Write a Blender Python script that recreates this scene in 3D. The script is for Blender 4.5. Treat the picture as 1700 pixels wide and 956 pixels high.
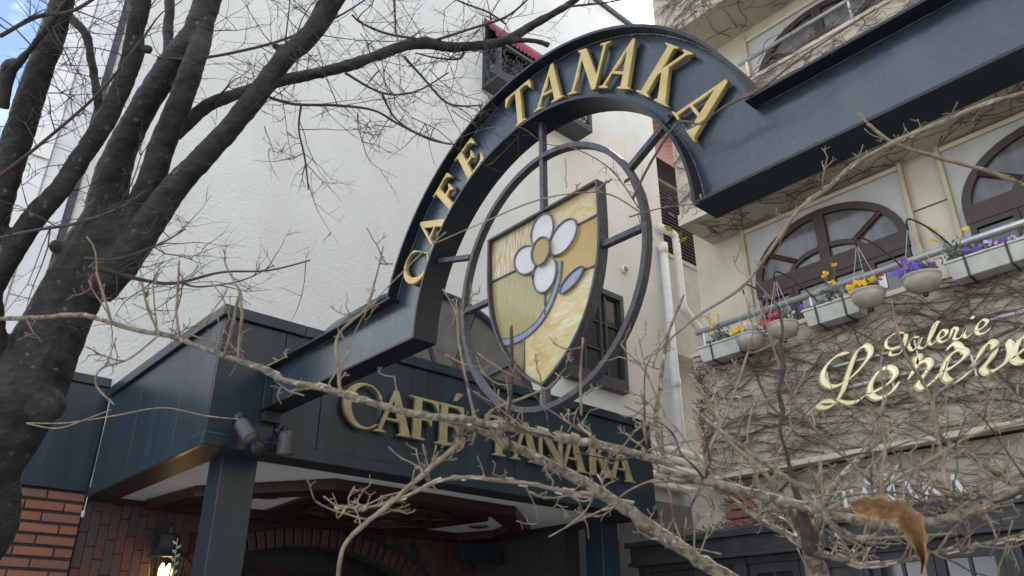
import bpy, bmesh, math, random
from mathutils import Vector, Matrix
R = math.radians
random.seed(7)
for o in list(bpy.data.objects): bpy.data.objects.remove(o)
scene = bpy.context.scene
COL = scene.collection

# ------------------------------------------------------------------ camera
CAM = Vector((0, 0, 1.6)); PITCH = R(25.3); YAW = R(48.3); F = 1277.0
fwd = Vector((math.cos(YAW), math.sin(YAW), 0)); rgt = Vector((math.sin(YAW), -math.cos(YAW), 0)); upv = Vector((0, 0, 1))
cfv = fwd*math.cos(PITCH) + upv*math.sin(PITCH); cuv = -fwd*math.sin(PITCH) + upv*math.cos(PITCH)
cam = bpy.data.cameras.new('camera'); camo = bpy.data.objects.new('camera', cam); COL.objects.link(camo)
camo.location = CAM; camo.rotation_euler = (R(90)+PITCH, 0, YAW-R(90))
cam.sensor_width = 36; cam.lens = F/1700*36; cam.clip_start = 0.05; cam.clip_end = 500
cam.dof.use_dof = True; cam.dof.focus_distance = 4.6; cam.dof.aperture_fstop = 8.0
scene.camera = camo

# ------------------------------------------------------------------ world, sun, exposure
SUN_AZ = Vector((0.82, 0.57)); SUN_EL = R(42)
world = bpy.data.worlds.new('World'); scene.world = world; world.use_nodes = True
nt = world.node_tree; nt.nodes.clear()
def wn(t, **k):
    n = nt.nodes.new(t)
    for a, b in k.items(): setattr(n, a, b)
    return n
sky = wn('ShaderNodeTexSky', sky_type='NISHITA', sun_disc=False, sun_elevation=SUN_EL, sun_rotation=math.atan2(SUN_AZ.x, SUN_AZ.y))
sky.air_density = 1.0; sky.dust_density = 0.6; sky.ozone_density = 1.5
tc = wn('ShaderNodeTexCoord'); mp = wn('ShaderNodeMapping'); mp.inputs['Location'].default_value = (5.7, 2.2, 0.6); mp.inputs['Scale'].default_value = (1, 1, 1.5)
cn = wn('ShaderNodeTexNoise'); cn.inputs['Scale'].default_value = 2.0; cn.inputs['Detail'].default_value = 7; cn.inputs['Roughness'].default_value = 0.58
cr = wn('ShaderNodeValToRGB'); cr.color_ramp.elements[0].position = 0.45; cr.color_ramp.elements[1].position = 0.62
mx = wn('ShaderNodeMix', data_type='RGBA'); mx.inputs[7].default_value = (13.4, 13.7, 14.1, 1)
bg = wn('ShaderNodeBackground'); bg.inputs['Strength'].default_value = 0.1; wo = wn('ShaderNodeOutputWorld')
L = nt.links.new
L(tc.outputs['Generated'], mp.inputs['Vector']); L(mp.outputs[0], cn.inputs['Vector']); L(cn.outputs[0], cr.inputs[0])
L(cr.outputs[0], mx.inputs[0]); L(sky.outputs[0], mx.inputs[6]); L(mx.outputs[2], bg.inputs[0]); L(bg.outputs[0], wo.inputs[0])
sun = bpy.data.lights.new('sun', 'SUN'); sun.energy = 3.0; sun.angle = R(0.5); sun.color = (1, .95, .87)
suno = bpy.data.objects.new('sun', sun); COL.objects.link(suno)
sd = Vector((SUN_AZ.x*math.cos(SUN_EL), SUN_AZ.y*math.cos(SUN_EL), math.sin(SUN_EL))).normalized()
suno.rotation_euler = (-sd).to_track_quat('-Z', 'Y').to_euler(); suno.location = (0, 0, 30)
vs = scene.view_settings; vs.view_transform = 'Standard'; vs.look = 'None'; vs.gamma = 1; vs.exposure = 1.34; vs.use_curve_mapping = False
scene.render.engine = 'CYCLES'

# ------------------------------------------------------------------ helpers
def ray(u, v): return rgt*((u-850)/F) - cuv*((v-478)/F) + cfv
def P(u, v, d): return CAM + ray(u, v)*d                       # point at a camera depth
def ON(u, v, ax, val):
    d = ray(u, v); return CAM + d*((val-CAM[ax])/d[ax])         # point on an axis plane

def tag(o, label=None, cat=None, group=None, kind=None):
    if label: o['label'] = label
    if cat: o['category'] = cat
    if group: o['group'] = group
    if kind: o['kind'] = kind
    return o
def empty(name, loc=(0, 0, 0), label=None, cat=None, group=None):
    o = bpy.data.objects.new(name, None); COL.objects.link(o); o.location = loc; o.empty_display_size = .1
    return tag(o, label, cat, group)
def link(name, me, mat=None, parent=None, matrix=None):
    o = bpy.data.objects.new(name, me); COL.objects.link(o)
    if mat is not None and not me.materials: me.materials.append(mat)
    if matrix is not None: o.matrix_world = matrix
    if parent is not None:
        o.parent = parent; o.matrix_parent_inverse = Matrix.Translation(-world_loc(parent))
    return o
def world_loc(o): return Vector(o.location) if o.type == 'EMPTY' else Vector((0, 0, 0))
class MB:
    def __init__(s): s.v = []; s.f = []
    def add(s, vs, fs):
        n = len(s.v); s.v += [tuple(q) for q in vs]; s.f += [tuple(i+n for i in f) for f in fs]; return s
    def box(s, x0, x1, y0, y1, z0, z1):
        return s.add([(x0,y0,z0),(x1,y0,z0),(x1,y1,z0),(x0,y1,z0),(x0,y0,z1),(x1,y0,z1),(x1,y1,z1),(x0,y1,z1)],
            [(0,3,2,1),(4,5,6,7),(0,1,5,4),(1,2,6,5),(2,3,7,6),(3,0,4,7)])
    def prism(s, poly, f0, f1):      # poly list of 2d, f0/f1 map (a,b)->3d for the two caps
        n = len(poly); vs = [f0(*p) for p in poly] + [f1(*p) for p in poly]
        fs = [tuple(range(n)), tuple(reversed(range(n, 2*n)))] + [(i, i+n, (i+1) % n+n, (i+1) % n) for i in range(n)]
        return s.add(vs, fs)
    def strip(s, a, b, c, d):        # four parallel polylines -> closed rectangular sweep
        n = len(a); vs = []; fs = []
        for i in range(n): vs += [a[i], b[i], c[i], d[i]]
        for i in range(n-1):
            for k in range(4): fs.append((4*i+k, 4*i+(k+1) % 4, 4*i+4+(k+1) % 4, 4*i+4+k))
        fs += [(3, 2, 1, 0), (4*n-4, 4*n-3, 4*n-2, 4*n-1)]
        return s.add(vs, fs)
    def tube(s, pts, rad, seg=8, flat=None, cap=True):
        pts = [Vector(p) for p in pts]; n = len(pts)
        if not hasattr(rad, '__len__'): rad = [rad]*n
        vs = []; fs = []; prev = None
        for i in range(n):
            t = (pts[min(i+1, n-1)]-pts[max(i-1, 0)])
            t = t.normalized() if t.length > 1e-9 else Vector((0, 0, 1))
            if prev is None:
                a = Vector((0, 0, 1)) if abs(t.z) < .9 else Vector((1, 0, 0)); u = t.cross(a).normalized()
            else:
                u = (prev - t*prev.dot(t)); u = u.normalized() if u.length > 1e-6 else t.cross(Vector((0, 0, 1))).normalized()
            prev = u; w = t.cross(u)
            for k in range(seg):
                q = 2*math.pi*k/seg; vs.append(pts[i]+(u*math.cos(q)+w*math.sin(q))*rad[i])
        for i in range(n-1):
            for k in range(seg): fs.append((i*seg+k, i*seg+(k+1) % seg, (i+1)*seg+(k+1) % seg, (i+1)*seg+k))
        if cap: fs += [tuple(reversed(range(seg))), tuple(range((n-1)*seg, n*seg))]
        return s.add(vs, fs)
    def lathe(s, prof, c, seg=20):   # prof list of (r,z) about vertical axis at c
        vs = []; fs = []; n = len(prof)
        for r, z in prof:
            for k in range(seg): q = 2*math.pi*k/seg; vs.append((c[0]+r*math.cos(q), c[1]+r*math.sin(q), c[2]+z))
        for i in range(n-1):
            for k in range(seg): fs.append((i*seg+k, i*seg+(k+1) % seg, (i+1)*seg+(k+1) % seg, (i+1)*seg+k))
        fs += [tuple(reversed(range(seg))), tuple(range((n-1)*seg, n*seg))]
        return s.add(vs, fs)
    def mesh(s, name):
        me = bpy.data.meshes.new(name); me.from_pydata(s.v, [], s.f); me.update()
        bm = bmesh.new(); bm.from_mesh(me); bmesh.ops.recalc_face_normals(bm, faces=bm.faces); bm.to_mesh(me); bm.free(); return me
    def build(s, name, mat, parent=None, smooth=False, bevel=0):
        me = s.mesh(name)
        if smooth: me.polygons.foreach_set('use_smooth', [True]*len(me.polygons))
        o = link(name, me, mat, parent)
        if bevel:
            b = o.modifiers.new('bevel', 'BEVEL'); b.width = bevel; b.segments = 2; b.limit_method = 'ANGLE'
        return o
def spline(pts, n=6):                # Catmull-Rom through tuples of any length
    out = []; m = len(pts)
    for i in range(m-1):
        p0, p1, p2, p3 = pts[max(i-1, 0)], pts[i], pts[i+1], pts[min(i+2, m-1)]
        for k in range(n):
            t = k/n
            out.append(tuple(.5*((2*b)+(c-a)*t+(2*a-5*b+4*c-d)*t*t+(-a+3*b-3*c+d)*t**3) for a, b, c, d in zip(p0, p1, p2, p3)))
    out.append(tuple(pts[-1])); return out

# ------------------------------------------------------------------ materials
def mat(name, col, rough=.6, col2=None, nscale=6, spread=(.35, .65), bump=0, bscale=60, metal=0, spec=.5, coat=0, rvar=0, stretch=None, rnd=None, detail=6, trans=0, dots=None):
    m = bpy.data.materials.new(name); m.use_nodes = True; t = m.node_tree; b = t.nodes['Principled BSDF']
    b.inputs['Base Color'].default_value = (*col, 1); b.inputs['Roughness'].default_value = rough; b.inputs['Metallic'].default_value = metal
    b.inputs['Specular IOR Level'].default_value = spec; b.inputs['Coat Weight'].default_value = coat; b.inputs['Coat Roughness'].default_value = .15
    b.inputs['Transmission Weight'].default_value = trans
    c = t.nodes.new('ShaderNodeTexCoord'); vec = c.outputs['Object']
    if stretch:
        mpn = t.nodes.new('ShaderNodeMapping'); mpn.inputs['Scale'].default_value = stretch; t.links.new(vec, mpn.inputs[0]); vec = mpn.outputs[0]
    out = None
    if col2:
        n = t.nodes.new('ShaderNodeTexNoise'); n.inputs['Scale'].default_value = nscale; n.inputs['Detail'].default_value = detail; t.links.new(vec, n.inputs[0])
        r = t.nodes.new('ShaderNodeValToRGB'); r.color_ramp.elements[0].position, r.color_ramp.elements[1].position = spread
        r.color_ramp.elements[0].color = (*col, 1); r.color_ramp.elements[1].color = (*col2, 1)
        t.links.new(n.outputs[0], r.inputs[0]); out = r.outputs[0]
    if rnd:                                                    # per-object colour choice
        oi = t.nodes.new('ShaderNodeObjectInfo'); r2 = t.nodes.new('ShaderNodeValToRGB'); cr_ = r2.color_ramp; cr_.interpolation = 'LINEAR'
        while len(cr_.elements) < len(rnd): cr_.elements.new(.5)
        for i, cc in enumerate(rnd): cr_.elements[i].position = i/(len(rnd)-1); cr_.elements[i].color = (*cc, 1)
        t.links.new(oi.outputs['Random'], r2.inputs[0])
        if out:
            mm = t.nodes.new('ShaderNodeMix'); mm.data_type = 'RGBA'; mm.inputs[0].default_value = .35; t.links.new(r2.outputs[0], mm.inputs[6]); t.links.new(out, mm.inputs[7]); out = mm.outputs[2]
        else: out = r2.outputs[0]
    if dots:                                                   # (colour, scale, threshold)
        dn = t.nodes.new('ShaderNodeTexNoise'); dn.inputs['Scale'].default_value = dots[1]; dn.inputs['Detail'].default_value = 3; t.links.new(c.outputs['Object'], dn.inputs[0])
        dr = t.nodes.new('ShaderNodeValToRGB'); dr.color_ramp.elements[0].position = dots[2]; dr.color_ramp.elements[1].position = dots[2]+.05; t.links.new(dn.outputs[0], dr.inputs[0])
        mm = t.nodes.new('ShaderNodeMix'); mm.data_type = 'RGBA'; mm.inputs[7].default_value = (*dots[0], 1); t.links.new(dr.outputs[0], mm.inputs[0])
        if out: t.links.new(out, mm.inputs[6])
        else: mm.inputs[6].default_value = (*col, 1)
        out = mm.outputs[2]
    if out: t.links.new(out, b.inputs['Base Color'])
    if rvar:
        n = t.nodes.new('ShaderNodeTexNoise'); n.inputs['Scale'].default_value = nscale*1.7; n.inputs['Detail'].default_value = 5; t.links.new(vec, n.inputs[0])
        q = t.nodes.new('ShaderNodeMapRange'); q.inputs[3].default_value = rough-rvar; q.inputs[4].default_value = rough+rvar; t.links.new(n.outputs[0], q.inputs[0]); t.links.new(q.outputs[0], b.inputs['Roughness'])
    if bump:
        n = t.nodes.new('ShaderNodeTexNoise'); n.inputs['Scale'].default_value = bscale; n.inputs['Detail'].default_value = 4; t.links.new(vec, n.inputs[0])
        q = t.nodes.new('ShaderNodeBump'); q.inputs['Strength'].default_value = 1.0; q.inputs['Distance'].default_value = bump; t.links.new(n.outputs[0], q.inputs['Height']); t.links.new(q.outputs[0], b.inputs['Normal'])
    return m
PAINT = mat('dark teal paint', (.012, .024, .034), .30, (.016, .031, .043), 3, rvar=.08, bump=.0006, bscale=30, spec=.5, stretch=(1, 1, .35))
BEAMP = mat('beam paint', (.019, .034, .049), .27, (.024, .041, .057), 5, rvar=.09, spec=.8, dots=((.075, .085, .09), 55, .70), bump=.0012, bscale=28)
FLANGE = mat('shade darkened flange', (.0055, .010, .014), .40, (.009, .014, .019), 8, rvar=.06, bump=.0008, bscale=60)  # darker than the web: shade of the undersides put into the colour
GOLD = mat('gold paint', (.60, .46, .20), .42, (.45, .33, .12), 7, metal=.35, bump=.0006, bscale=90)
GOLDM = mat('matte gold paint', (.42, .35, .19), .45, (.30, .25, .13), 6, metal=.3, bump=.0004, bscale=90)
BRASS = mat('polished brass', (.62, .56, .36), .24, (.50, .44, .25), 4, metal=.55)
IRON = mat('worn iron', (.040, .042, .048), .45, (.11, .113, .122), 34, spread=(.45, .9), bump=.0015, bscale=120)
IRONM = mat('dark iron', (.030, .032, .038), .55, (.05, .052, .06), 20, bump=.0008, bscale=80)
STUCCO = mat('white stucco', (.705, .705, .68), .9, (.63, .632, .612), .9, spread=(.3, .75), bump=.013, bscale=25, spec=.2)
def streaks(m, amount, scale, stretch, lo=.45, hi=.75):          # rain streaks and grime multiplied into the paint colour
    t = m.node_tree; b = t.nodes['Principled BSDF']; lk = b.inputs['Base Color'].links[0]; src = lk.from_socket
    c = t.nodes.new('ShaderNodeTexCoord'); mp_ = t.nodes.new('ShaderNodeMapping'); mp_.inputs['Scale'].default_value = stretch; n = t.nodes.new('ShaderNodeTexNoise'); n.inputs['Scale'].default_value = scale; n.inputs['Detail'].default_value = 8; n.inputs['Roughness'].default_value = .62
    r = t.nodes.new('ShaderNodeValToRGB'); r.color_ramp.elements[0].position = lo; r.color_ramp.elements[1].position = hi; r.color_ramp.elements[0].color = (1, 1, 1, 1); r.color_ramp.elements[1].color = (amount, amount, amount*.97, 1)
    x = t.nodes.new('ShaderNodeMix'); x.data_type = 'RGBA'; x.blend_type = 'MULTIPLY'; x.inputs[0].default_value = 1
    t.links.new(c.outputs['Object'], mp_.inputs[0]); t.links.new(mp_.outputs[0], n.inputs[0]); t.links.new(n.outputs[0], r.inputs[0]); t.links.new(src, x.inputs[6]); t.links.new(r.outputs[0], x.inputs[7]); t.links.new(x.outputs[2], b.inputs['Base Color'])
streaks(STUCCO, .93, 1.0, (1.3, 1.3, .22)); streaks(STUCCO, .92, .55, (1, 1, 1))
CLAD = mat('pale cladding', (.74, .755, .77), .7, (.68, .70, .72), 2, bump=.001, bscale=20)
CLADW = mat('white corner trim', (.82, .82, .80), .6, (.74, .74, .73), 3)
CEIL = mat('white soffit board', (.82, .81, .78), .8, (.76, .75, .72), 2, bump=.0005, bscale=40)
WOOD = mat('dark red wood', (.042, .016, .010), .4, (.025, .010, .007), 8, stretch=(2, 14, 14))
WOODF = mat('brown window wood', (.044, .022, .014), .5, (.027, .014, .009), 9, bump=.0006, bscale=50)
BRICK = mat('brick', (.26, .105, .06), .75, (.17, .085, .065), 9, bump=.003, bscale=70, rnd=[(.30, .115, .06), (.24, .085, .05), (.20, .10, .07), (.30, .13, .075), (.11, .075, .07), (.22, .08, .05)])
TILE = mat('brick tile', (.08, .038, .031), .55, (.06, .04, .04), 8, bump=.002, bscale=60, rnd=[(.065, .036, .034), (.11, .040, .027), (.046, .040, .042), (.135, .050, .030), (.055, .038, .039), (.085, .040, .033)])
MORTAR = mat('dark mortar', (.045, .04, .037), .95, (.03, .027, .025), 20)
BEIGE = mat('beige wall paint', (.55, .49, .38), .85, (.45, .40, .31), 1.6, spread=(.3, .75), bump=.003, bscale=24)
BEIGE2 = mat('beige panel', (.60, .54, .42), .8, (.52, .46, .36), 2, bump=.002, bscale=22)
BATTEN = mat('ochre batten', (.50, .42, .27), .7, (.40, .33, .21), 5)
SPANDREL = mat('pale window panel', (.47, .46, .43), .8, (.40, .395, .37), 3)
CONCRETE = mat('grey green render', (.42, .43, .39), .9, (.34, .35, .32), 3, bump=.002, bscale=40)
GLASSD = mat('dark window glass', (.018, .020, .022), .06, spec=.7)
GLASSG = mat('greyed glass', (.12, .115, .105), .22, (.17, .165, .15), 5, spread=(.35, .7), bump=.001, bscale=30)
CURTAIN = mat('curtain behind glass', (.13, .128, .12), .10, (.07, .07, .068), 4, spec=.6, stretch=(.5, 2, .6))
BLACKP = mat('charcoal paint', (.022, .024, .027), .45, (.032, .034, .036), 6, rvar=.1)
SHOP = mat('shopfront paint', (.026, .028, .031), .5, (.04, .042, .044), 4, rvar=.1, bump=.001, bscale=30)
WHITEP = mat('white pipe', (.78, .78, .75), .45, (.68, .68, .64), 6)
RAIL = mat('galvanised rail', (.55, .56, .56), .35, (.45, .46, .46), 12, metal=.5)
REDAWN = mat('red canvas', (.27, .045, .07), .8, (.20, .035, .05), 4)
PINK = mat('faded red roof tile', (.42, .20, .19), .8, (.33, .16, .15), 7, bump=.003, bscale=40)
LOUV = mat('grey louvre', (.20, .19, .175), .5, (.15, .14, .13), 5)
POT = mat('stone grey planter', (.44, .41, .34), .75, (.34, .31, .25), 9, bump=.001, bscale=60)
TROUGH = mat('white trough', (.54, .54, .47), .6, (.38, .37, .31), 9, spread=(.4, .8))
BARK = mat('zelkova bark', (.052, .048, .046), .7, (.015, .0145, .0145), 11, spread=(.3, .7), bump=.008, bscale=30, stretch=(1, 1, 2.0), dots=((.13, .125, .115), 30, .66), spec=.35)
TWIG = mat('tree twig bark', (.075, .058, .050), .8, (.045, .036, .032), 20)
SBARK = mat('shrub bark', (.27, .235, .165), .85, (.09, .075, .056), 90, spread=(.38, .64), bump=.006, bscale=160, dots=((.42, .39, .34), 60, .62))
STWIG = mat('shrub twig bark', (.31, .26, .175), .8, (.17, .13, .09), 40, spread=(.35, .65), bump=.002, bscale=150, dots=((.36, .25, .20), 14, .66))
SDARK = mat('dark shrub bark', (.105, .075, .06), .85, (.05, .036, .030), 60, bump=.004, bscale=120)
FLAKE = mat('corky bark flake', (.58, .50, .42), .9, (.42, .33, .27), 30)
VINE = mat('vine stem', (.19, .148, .112), .85, (.095, .070, .054), 14)
VINEL = mat('pale vine stem', (.26, .20, .15), .85, (.15, .11, .085), 14)
LEAFB = mat('dry leaf', (.52, .32, .16), .65, (.26, .145, .07), 60, spread=(.3, .7), bump=.002, bscale=120)
LEAFR = mat('red dry leaflets', (.27, .15, .11), .8, (.19, .07, .06), 14)
GREEN = mat('planter foliage', (.10, .14, .045), .7, (.06, .10, .03), 20)
GREENS = mat('silvery foliage', (.20, .24, .19), .7, (.13, .17, .12), 20)
GREENY = mat('yellow green leaves', (.30, .32, .05), .6, (.18, .24, .04), 30)
FY = mat('yellow petals', (.80, .52, .02), .6, (.78, .40, .01), 30)
FV = mat('violet petals', (.13, .05, .36), .6, (.22, .12, .50), 30)
FL = mat('lilac petals', (.45, .33, .58), .6, (.62, .55, .68), 30)
FR = mat('red petals', (.45, .03, .05), .6, (.36, .04, .05), 30)
WIREB = mat('black wire', (.015, .015, .016), .5)
WIREW = mat('white wire', (.45, .45, .44), .5)
streaks(PAINT, 1.9, 1.0, (5, 5, .4), .5, .8); streaks(BEAMP, 1.6, 1.0, (5, 7, .8), .5, .8)
GROUND = mat('paving', (.36, .35, .335), .9, (.30, .29, .28), 2, bump=.004, bscale=30)
PAPERW = mat('white paper', (.75, .75, .72), .7); PAPERR = mat('red paper', (.6, .06, .10), .7)

# ------------------------------------------------------------------ ground
tag(MB().box(-200, 200, -200, 200, -.3, 0).build('ground', GROUND), kind='structure')

# ------------------------------------------------------------------ added unseen blocks that cut sky light and reflections (outside the frame)
def light_blocker(name, x0, x1, y0, y1, h, label, face):
    t_ = empty(name, ((x0+x1)/2, (y0+y1)/2, 0), label, 'building')
    MB().box(x0, x1, y0, y1, 0, h).build('wall', BEIGE2, t_); MB().box(x0-.2, x1+.2, y0-.2, y1+.2, h, h+.35).build('roof_coping', BLACKP, t_)
    z = 1.0
    while z+1.6 < h:
        a0, a1 = (x0, x1) if face == 'Y' else (y0, y1); a = a0+1.0
        while a+1.6 < a1:
            w_ = MB().box(a, a+1.5, y1-.02, y1+.05, z, z+1.5) if face == 'Y' else MB().box(x1-.02, x1+.05, a, a+1.5, z, z+1.5)
            w_.build('window', GLASSD, t_); a += 2.9
        z += 3.0
light_blocker('sky_blocker', -6, 40, -17, -11, 14.0, 'added unseen beige block behind the viewpoint that blocks sky light', 'Y')
light_blocker('sky_blocker', -20, -9, 16, 60, 10.5, 'low beige block of flats along the side street on the far left', 'X')

# ------------------------------------------------------------------ lettering
GLY = {
 'T': [[(.25,0),(.65,0),(.65,.04),(.54,.07),(.54,.92),(.68,.92),(.78,.88),(.85,.73),(.90,.73),(.88,1),(.02,1),(0,.73),(.05,.73),(.12,.88),(.22,.92),(.36,.92),(.36,.07),(.25,.04)]],
 'A': [[(-.02,0),(.27,0),(.27,.04),(.17,.07),(.245,.29),(.555,.29),(.625,.07),(.54,.04),(.54,0),(.94,0),(.94,.04),(.84,.07),(.51,1.02),(.42,1.02),(.08,.07),(-.02,.04)], [(.27,.36),(.40,.75),(.53,.36)]],
 'F': [[(0,0),(.44,0),(.44,.04),(.32,.07),(.32,.46),(.48,.46),(.54,.35),(.59,.35),(.59,.68),(.54,.68),(.48,.55),(.32,.55),(.32,.92),(.54,.92),(.65,.87),(.72,.73),(.77,.73),(.75,1),(0,1),(0,.96),(.12,.93),(.12,.07),(0,.04)]],
 'E': [[(0,0),(.77,0),(.82,.28),(.77,.28),(.68,.13),(.56,.08),(.32,.08),(.32,.46),(.48,.46),(.54,.35),(.59,.35),(.59,.68),(.54,.68),(.48,.55),(.32,.55),(.32,.92),(.54,.92),(.65,.87),(.72,.73),(.77,.73),(.75,1),(0,1),(0,.96),(.12,.93),(.12,.07),(0,.04)]],
 'N': [[(0,0),(.31,0),(.31,.04),(.20,.07),(.20,.74),(.75,-.02),(.87,-.02),(.87,.93),(.98,.96),(.98,1),(.67,1),(.67,.96),(.78,.93),(.78,.32),(.27,1),(0,1),(0,.96),(.11,.90),(.11,.07),(0,.04)]],
 'K': [[(0,0),(.43,0),(.43,.04),(.32,.07),(.32,.42),(.37,.48),(.66,.07),(.60,.04),(.60,0),(1.02,0),(1.02,.04),(.91,.07),(.49,.62),(.74,.92),(.86,.96),(.86,1),(.54,1),(.54,.96),(.63,.93),(.32,.55),(.32,.93),(.43,.96),(.43,1),(0,1),(0,.96),(.12,.93),(.12,.07),(0,.04)]],
 'ACUTE': [[(0,0),(.10,0),(.30,.22),(.12,.22)]],
}
def cpoly():
    o = [(.5+.5*math.cos(a), .5+.52*math.sin(a)) for a in [R(38+i*(284/30)) for i in range(31)]]
    i_ = [(.56+.36*math.cos(a), .5+.455*math.sin(a)) for a in [R(322-12-i*(260/26)) for i in range(27)]]
    return [[(.90,.98)]+o[:]+i_+[(.84,.70),(.90,.70)]]
GLY['C'] = cpoly()
_gc = {}
def glyph(ch, w, h, depth, bev):
    key = (ch, w, h, depth)
    if key in _gc: return _gc[key]
    cu = bpy.data.curves.new('letter', 'CURVE'); cu.dimensions = '2D'; cu.fill_mode = 'BOTH'; cu.extrude = depth/2; cu.bevel_depth = bev; cu.bevel_resolution = 1; cu.offset = -bev*1.6
    for poly in GLY[ch]:
        s = cu.splines.new('POLY'); s.points.add(len(poly)-1); s.use_cyclic_u = True
        for p, (a, b) in zip(s.points, poly): p.co = ((a-.45)*w, b*h, 0, 1)
    o = bpy.data.objects.new('letter', cu); COL.objects.link(o); dg = bpy.context.evaluated_depsgraph_get()
    me = bpy.data.meshes.new_from_object(o.evaluated_get(dg)); bpy.data.objects.remove(o); me.name = 'letter'; me.materials.clear(); _gc[key] = me; return me
def basis(ex, ey, ez, o):
    m = Matrix.Identity(4)
    for i in range(3): m[i][0] = ex[i]; m[i][1] = ey[i]; m[i][2] = ez[i]; m[i][3] = o[i]
    return m
FRONT = (Vector((1,0,0)), Vector((0,0,1)), Vector((0,-1,0)))      # on a wall facing -Y
SIDE = (Vector((0,-1,0)), Vector((0,0,1)), Vector((-1,0,0)))      # on a wall facing -X
def letter(ch, pos, w, h, depth, material, parent, frame=SIDE, tilt=0, bev=.004):
    ex, ey, ez = frame; c, s = math.cos(tilt), math.sin(tilt); a = ex*c+ey*s; b = ey*c-ex*s
    return link('letter', glyph(ch, w, h, depth, bev), material, parent, basis(a, b, ez, Vector(pos)))

# ------------------------------------------------------------------ white building
YW = 8.85
wb = empty('white_building', (6, YW, 0), 'tall white stucco building rising behind the dark entrance canopy', 'building')
MB().box(1.27, 12.35, YW, YW+8, 3.05, 15.55).build('wall', STUCCO, wb)
MB().box(1.22, 12.45, YW-.07, YW+.3, 15.55, 15.68).box(12.35, 12.45, YW-.07, YW+8, 15.55, 15.68).build('roof_coping', BLACKP, wb)
MB().box(.86, 1.19, YW+.02, YW+6, 3.05, 15.6).build('cladding_wall', CLAD, wb)
z = 3.1
pm = None
while z < 15.4:
    o = MB().box(.92, 1.19, YW-.005, YW+.018, z, z+.915).build('cladding_panel', CLAD, wb, bevel=.003); z += .925
MB().box(.70, .90, YW-.04, YW+6, 3.05, 15.6).build('corner_trim', CLADW, wb, bevel=.01)
MB().box(1.195, 1.265, YW-.03, YW+.3, 3.05, 15.5).build('drain_channel', IRONM, wb)
for k in range(5):
    MB().box(.68, .90, YW-.055-.02*k, YW-.04-.02*k+.001, 6.6-.03*k, 7.2).build('corner_moulding', CLADW, wb) if k < 2 else None
for zz in (6.1, 9.75):                                    # windows of the far side with red awnings
    w = MB().box(.62, .695, YW+.14, YW+2.0, zz, zz+1.42).build('side_window', BLACKP, wb); MB().box(.605, .619, YW+.2, YW+1.94, zz+.06, zz+1.36).build('pane', GLASSD, w)
    MB().prism([(.52, zz+1.45), (.52, zz+1.50), (.69, zz+1.62), (.69, zz+1.45)], lambda a, b: (a, YW+.10, b), lambda a, b: (a, YW+2.1, b)).build('awning', REDAWN, wb)
    MB().box(.50, .60, YW+.2, YW+1.9, zz-.3, zz+.25).build('side_window_box', IRONM, wb)
MB().tube([(.50, YW+.6, 3.2), (.50, YW+.6, 15.5)], .035, 10).build('downpipe', BLACKP, wb, True)
# window with iron lattice box and red awning
X0, X1, YF = 7.13, 9.65, 8.386
wd = MB().box(X0+.05, X1-.05, YW-.03, YW-.003, 11.2, 12.8).build('window', BLACKP, wb)
MB().box(X0+.15, 8.35, YW-.045, YW-.031, 11.3, 12.7).box(8.43, X1-.15, YW-.045, YW-.031, 11.3, 12.7).build('pane', GLASSD, wd)
wx = MB()
for (x0, x1, y0, y1, z0, z1) in [(X0,X1,YF,YW-.004,11.06,11.13),(X0,X0+.09,YF,YF+.06,11.13,11.95),(X1-.09,X1,YF,YF+.06,11.13,11.95),(X0+.09,X1-.09,YF,YF+.06,11.88,11.95),(X0+.09,X1-.09,YF,YF+.06,11.13,11.20),
      (X0,X0+.06,YF+.06,YW-.004,11.88,11.95),(X1-.06,X1,YF+.06,YW-.004,11.88,11.95),(X0,X0+.06,YW-.07,YW-.004,11.13,11.88),(8.36,8.43,YF+.002,YF+.058,11.2,11.88)]: wx.box(x0,x1,y0,y1,z0,z1)
wbx = wx.build('window_box', IRONM, wb)
random.seed(3); lt = MB()
def scrolls(a0, a1, b0, b1, n, fn, r=.012):
    for i in range(n):
        a, b = random.uniform(a0, a1), random.uniform(b0, b1); q = random.uniform(0, 6.28); pts = []; k = random.choice((-1, 1))
        for j in range(7):
            a += .05*math.cos(q); b += .05*math.sin(q); q += k*random.uniform(.3, .75)
            pts.append(fn(min(max(a, a0), a1), min(max(b, b0), b1)))
        lt.tube(pts, r, 4)
scrolls(X0+.09, X1-.09, 11.2, 11.88, 150, lambda a, b: (a, YF+.03, b))
scrolls(YF+.06, YW-.08, 11.15, 11.88, 34, lambda a, b: (X0+.03, a, b))
scrolls(YF+.06, YW-.08, 11.15, 11.88, 34, lambda a, b: (X1-.03, a, b))
lt.build('lattice', IRONM, wbx)
MB().prism([(YW-.004, 12.84), (8.48, 12.30), (8.48, 12.20), (YW-.004, 12.70)], lambda a, b: (7.15, a, b), lambda a, b: (9.75, a, b)).build('awning', REDAWN, wb)
v = MB()
for k in range(26): v.prism([(7.15+.1*k, 12.199), (7.25+.1*k, 12.199), (7.22+.1*k, 12.13), (7.18+.1*k, 12.13)], lambda a, b: (a, 8.482, b), lambda a, b: (a, 8.50, b))
v.build('valance', REDAWN, wb)
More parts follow.
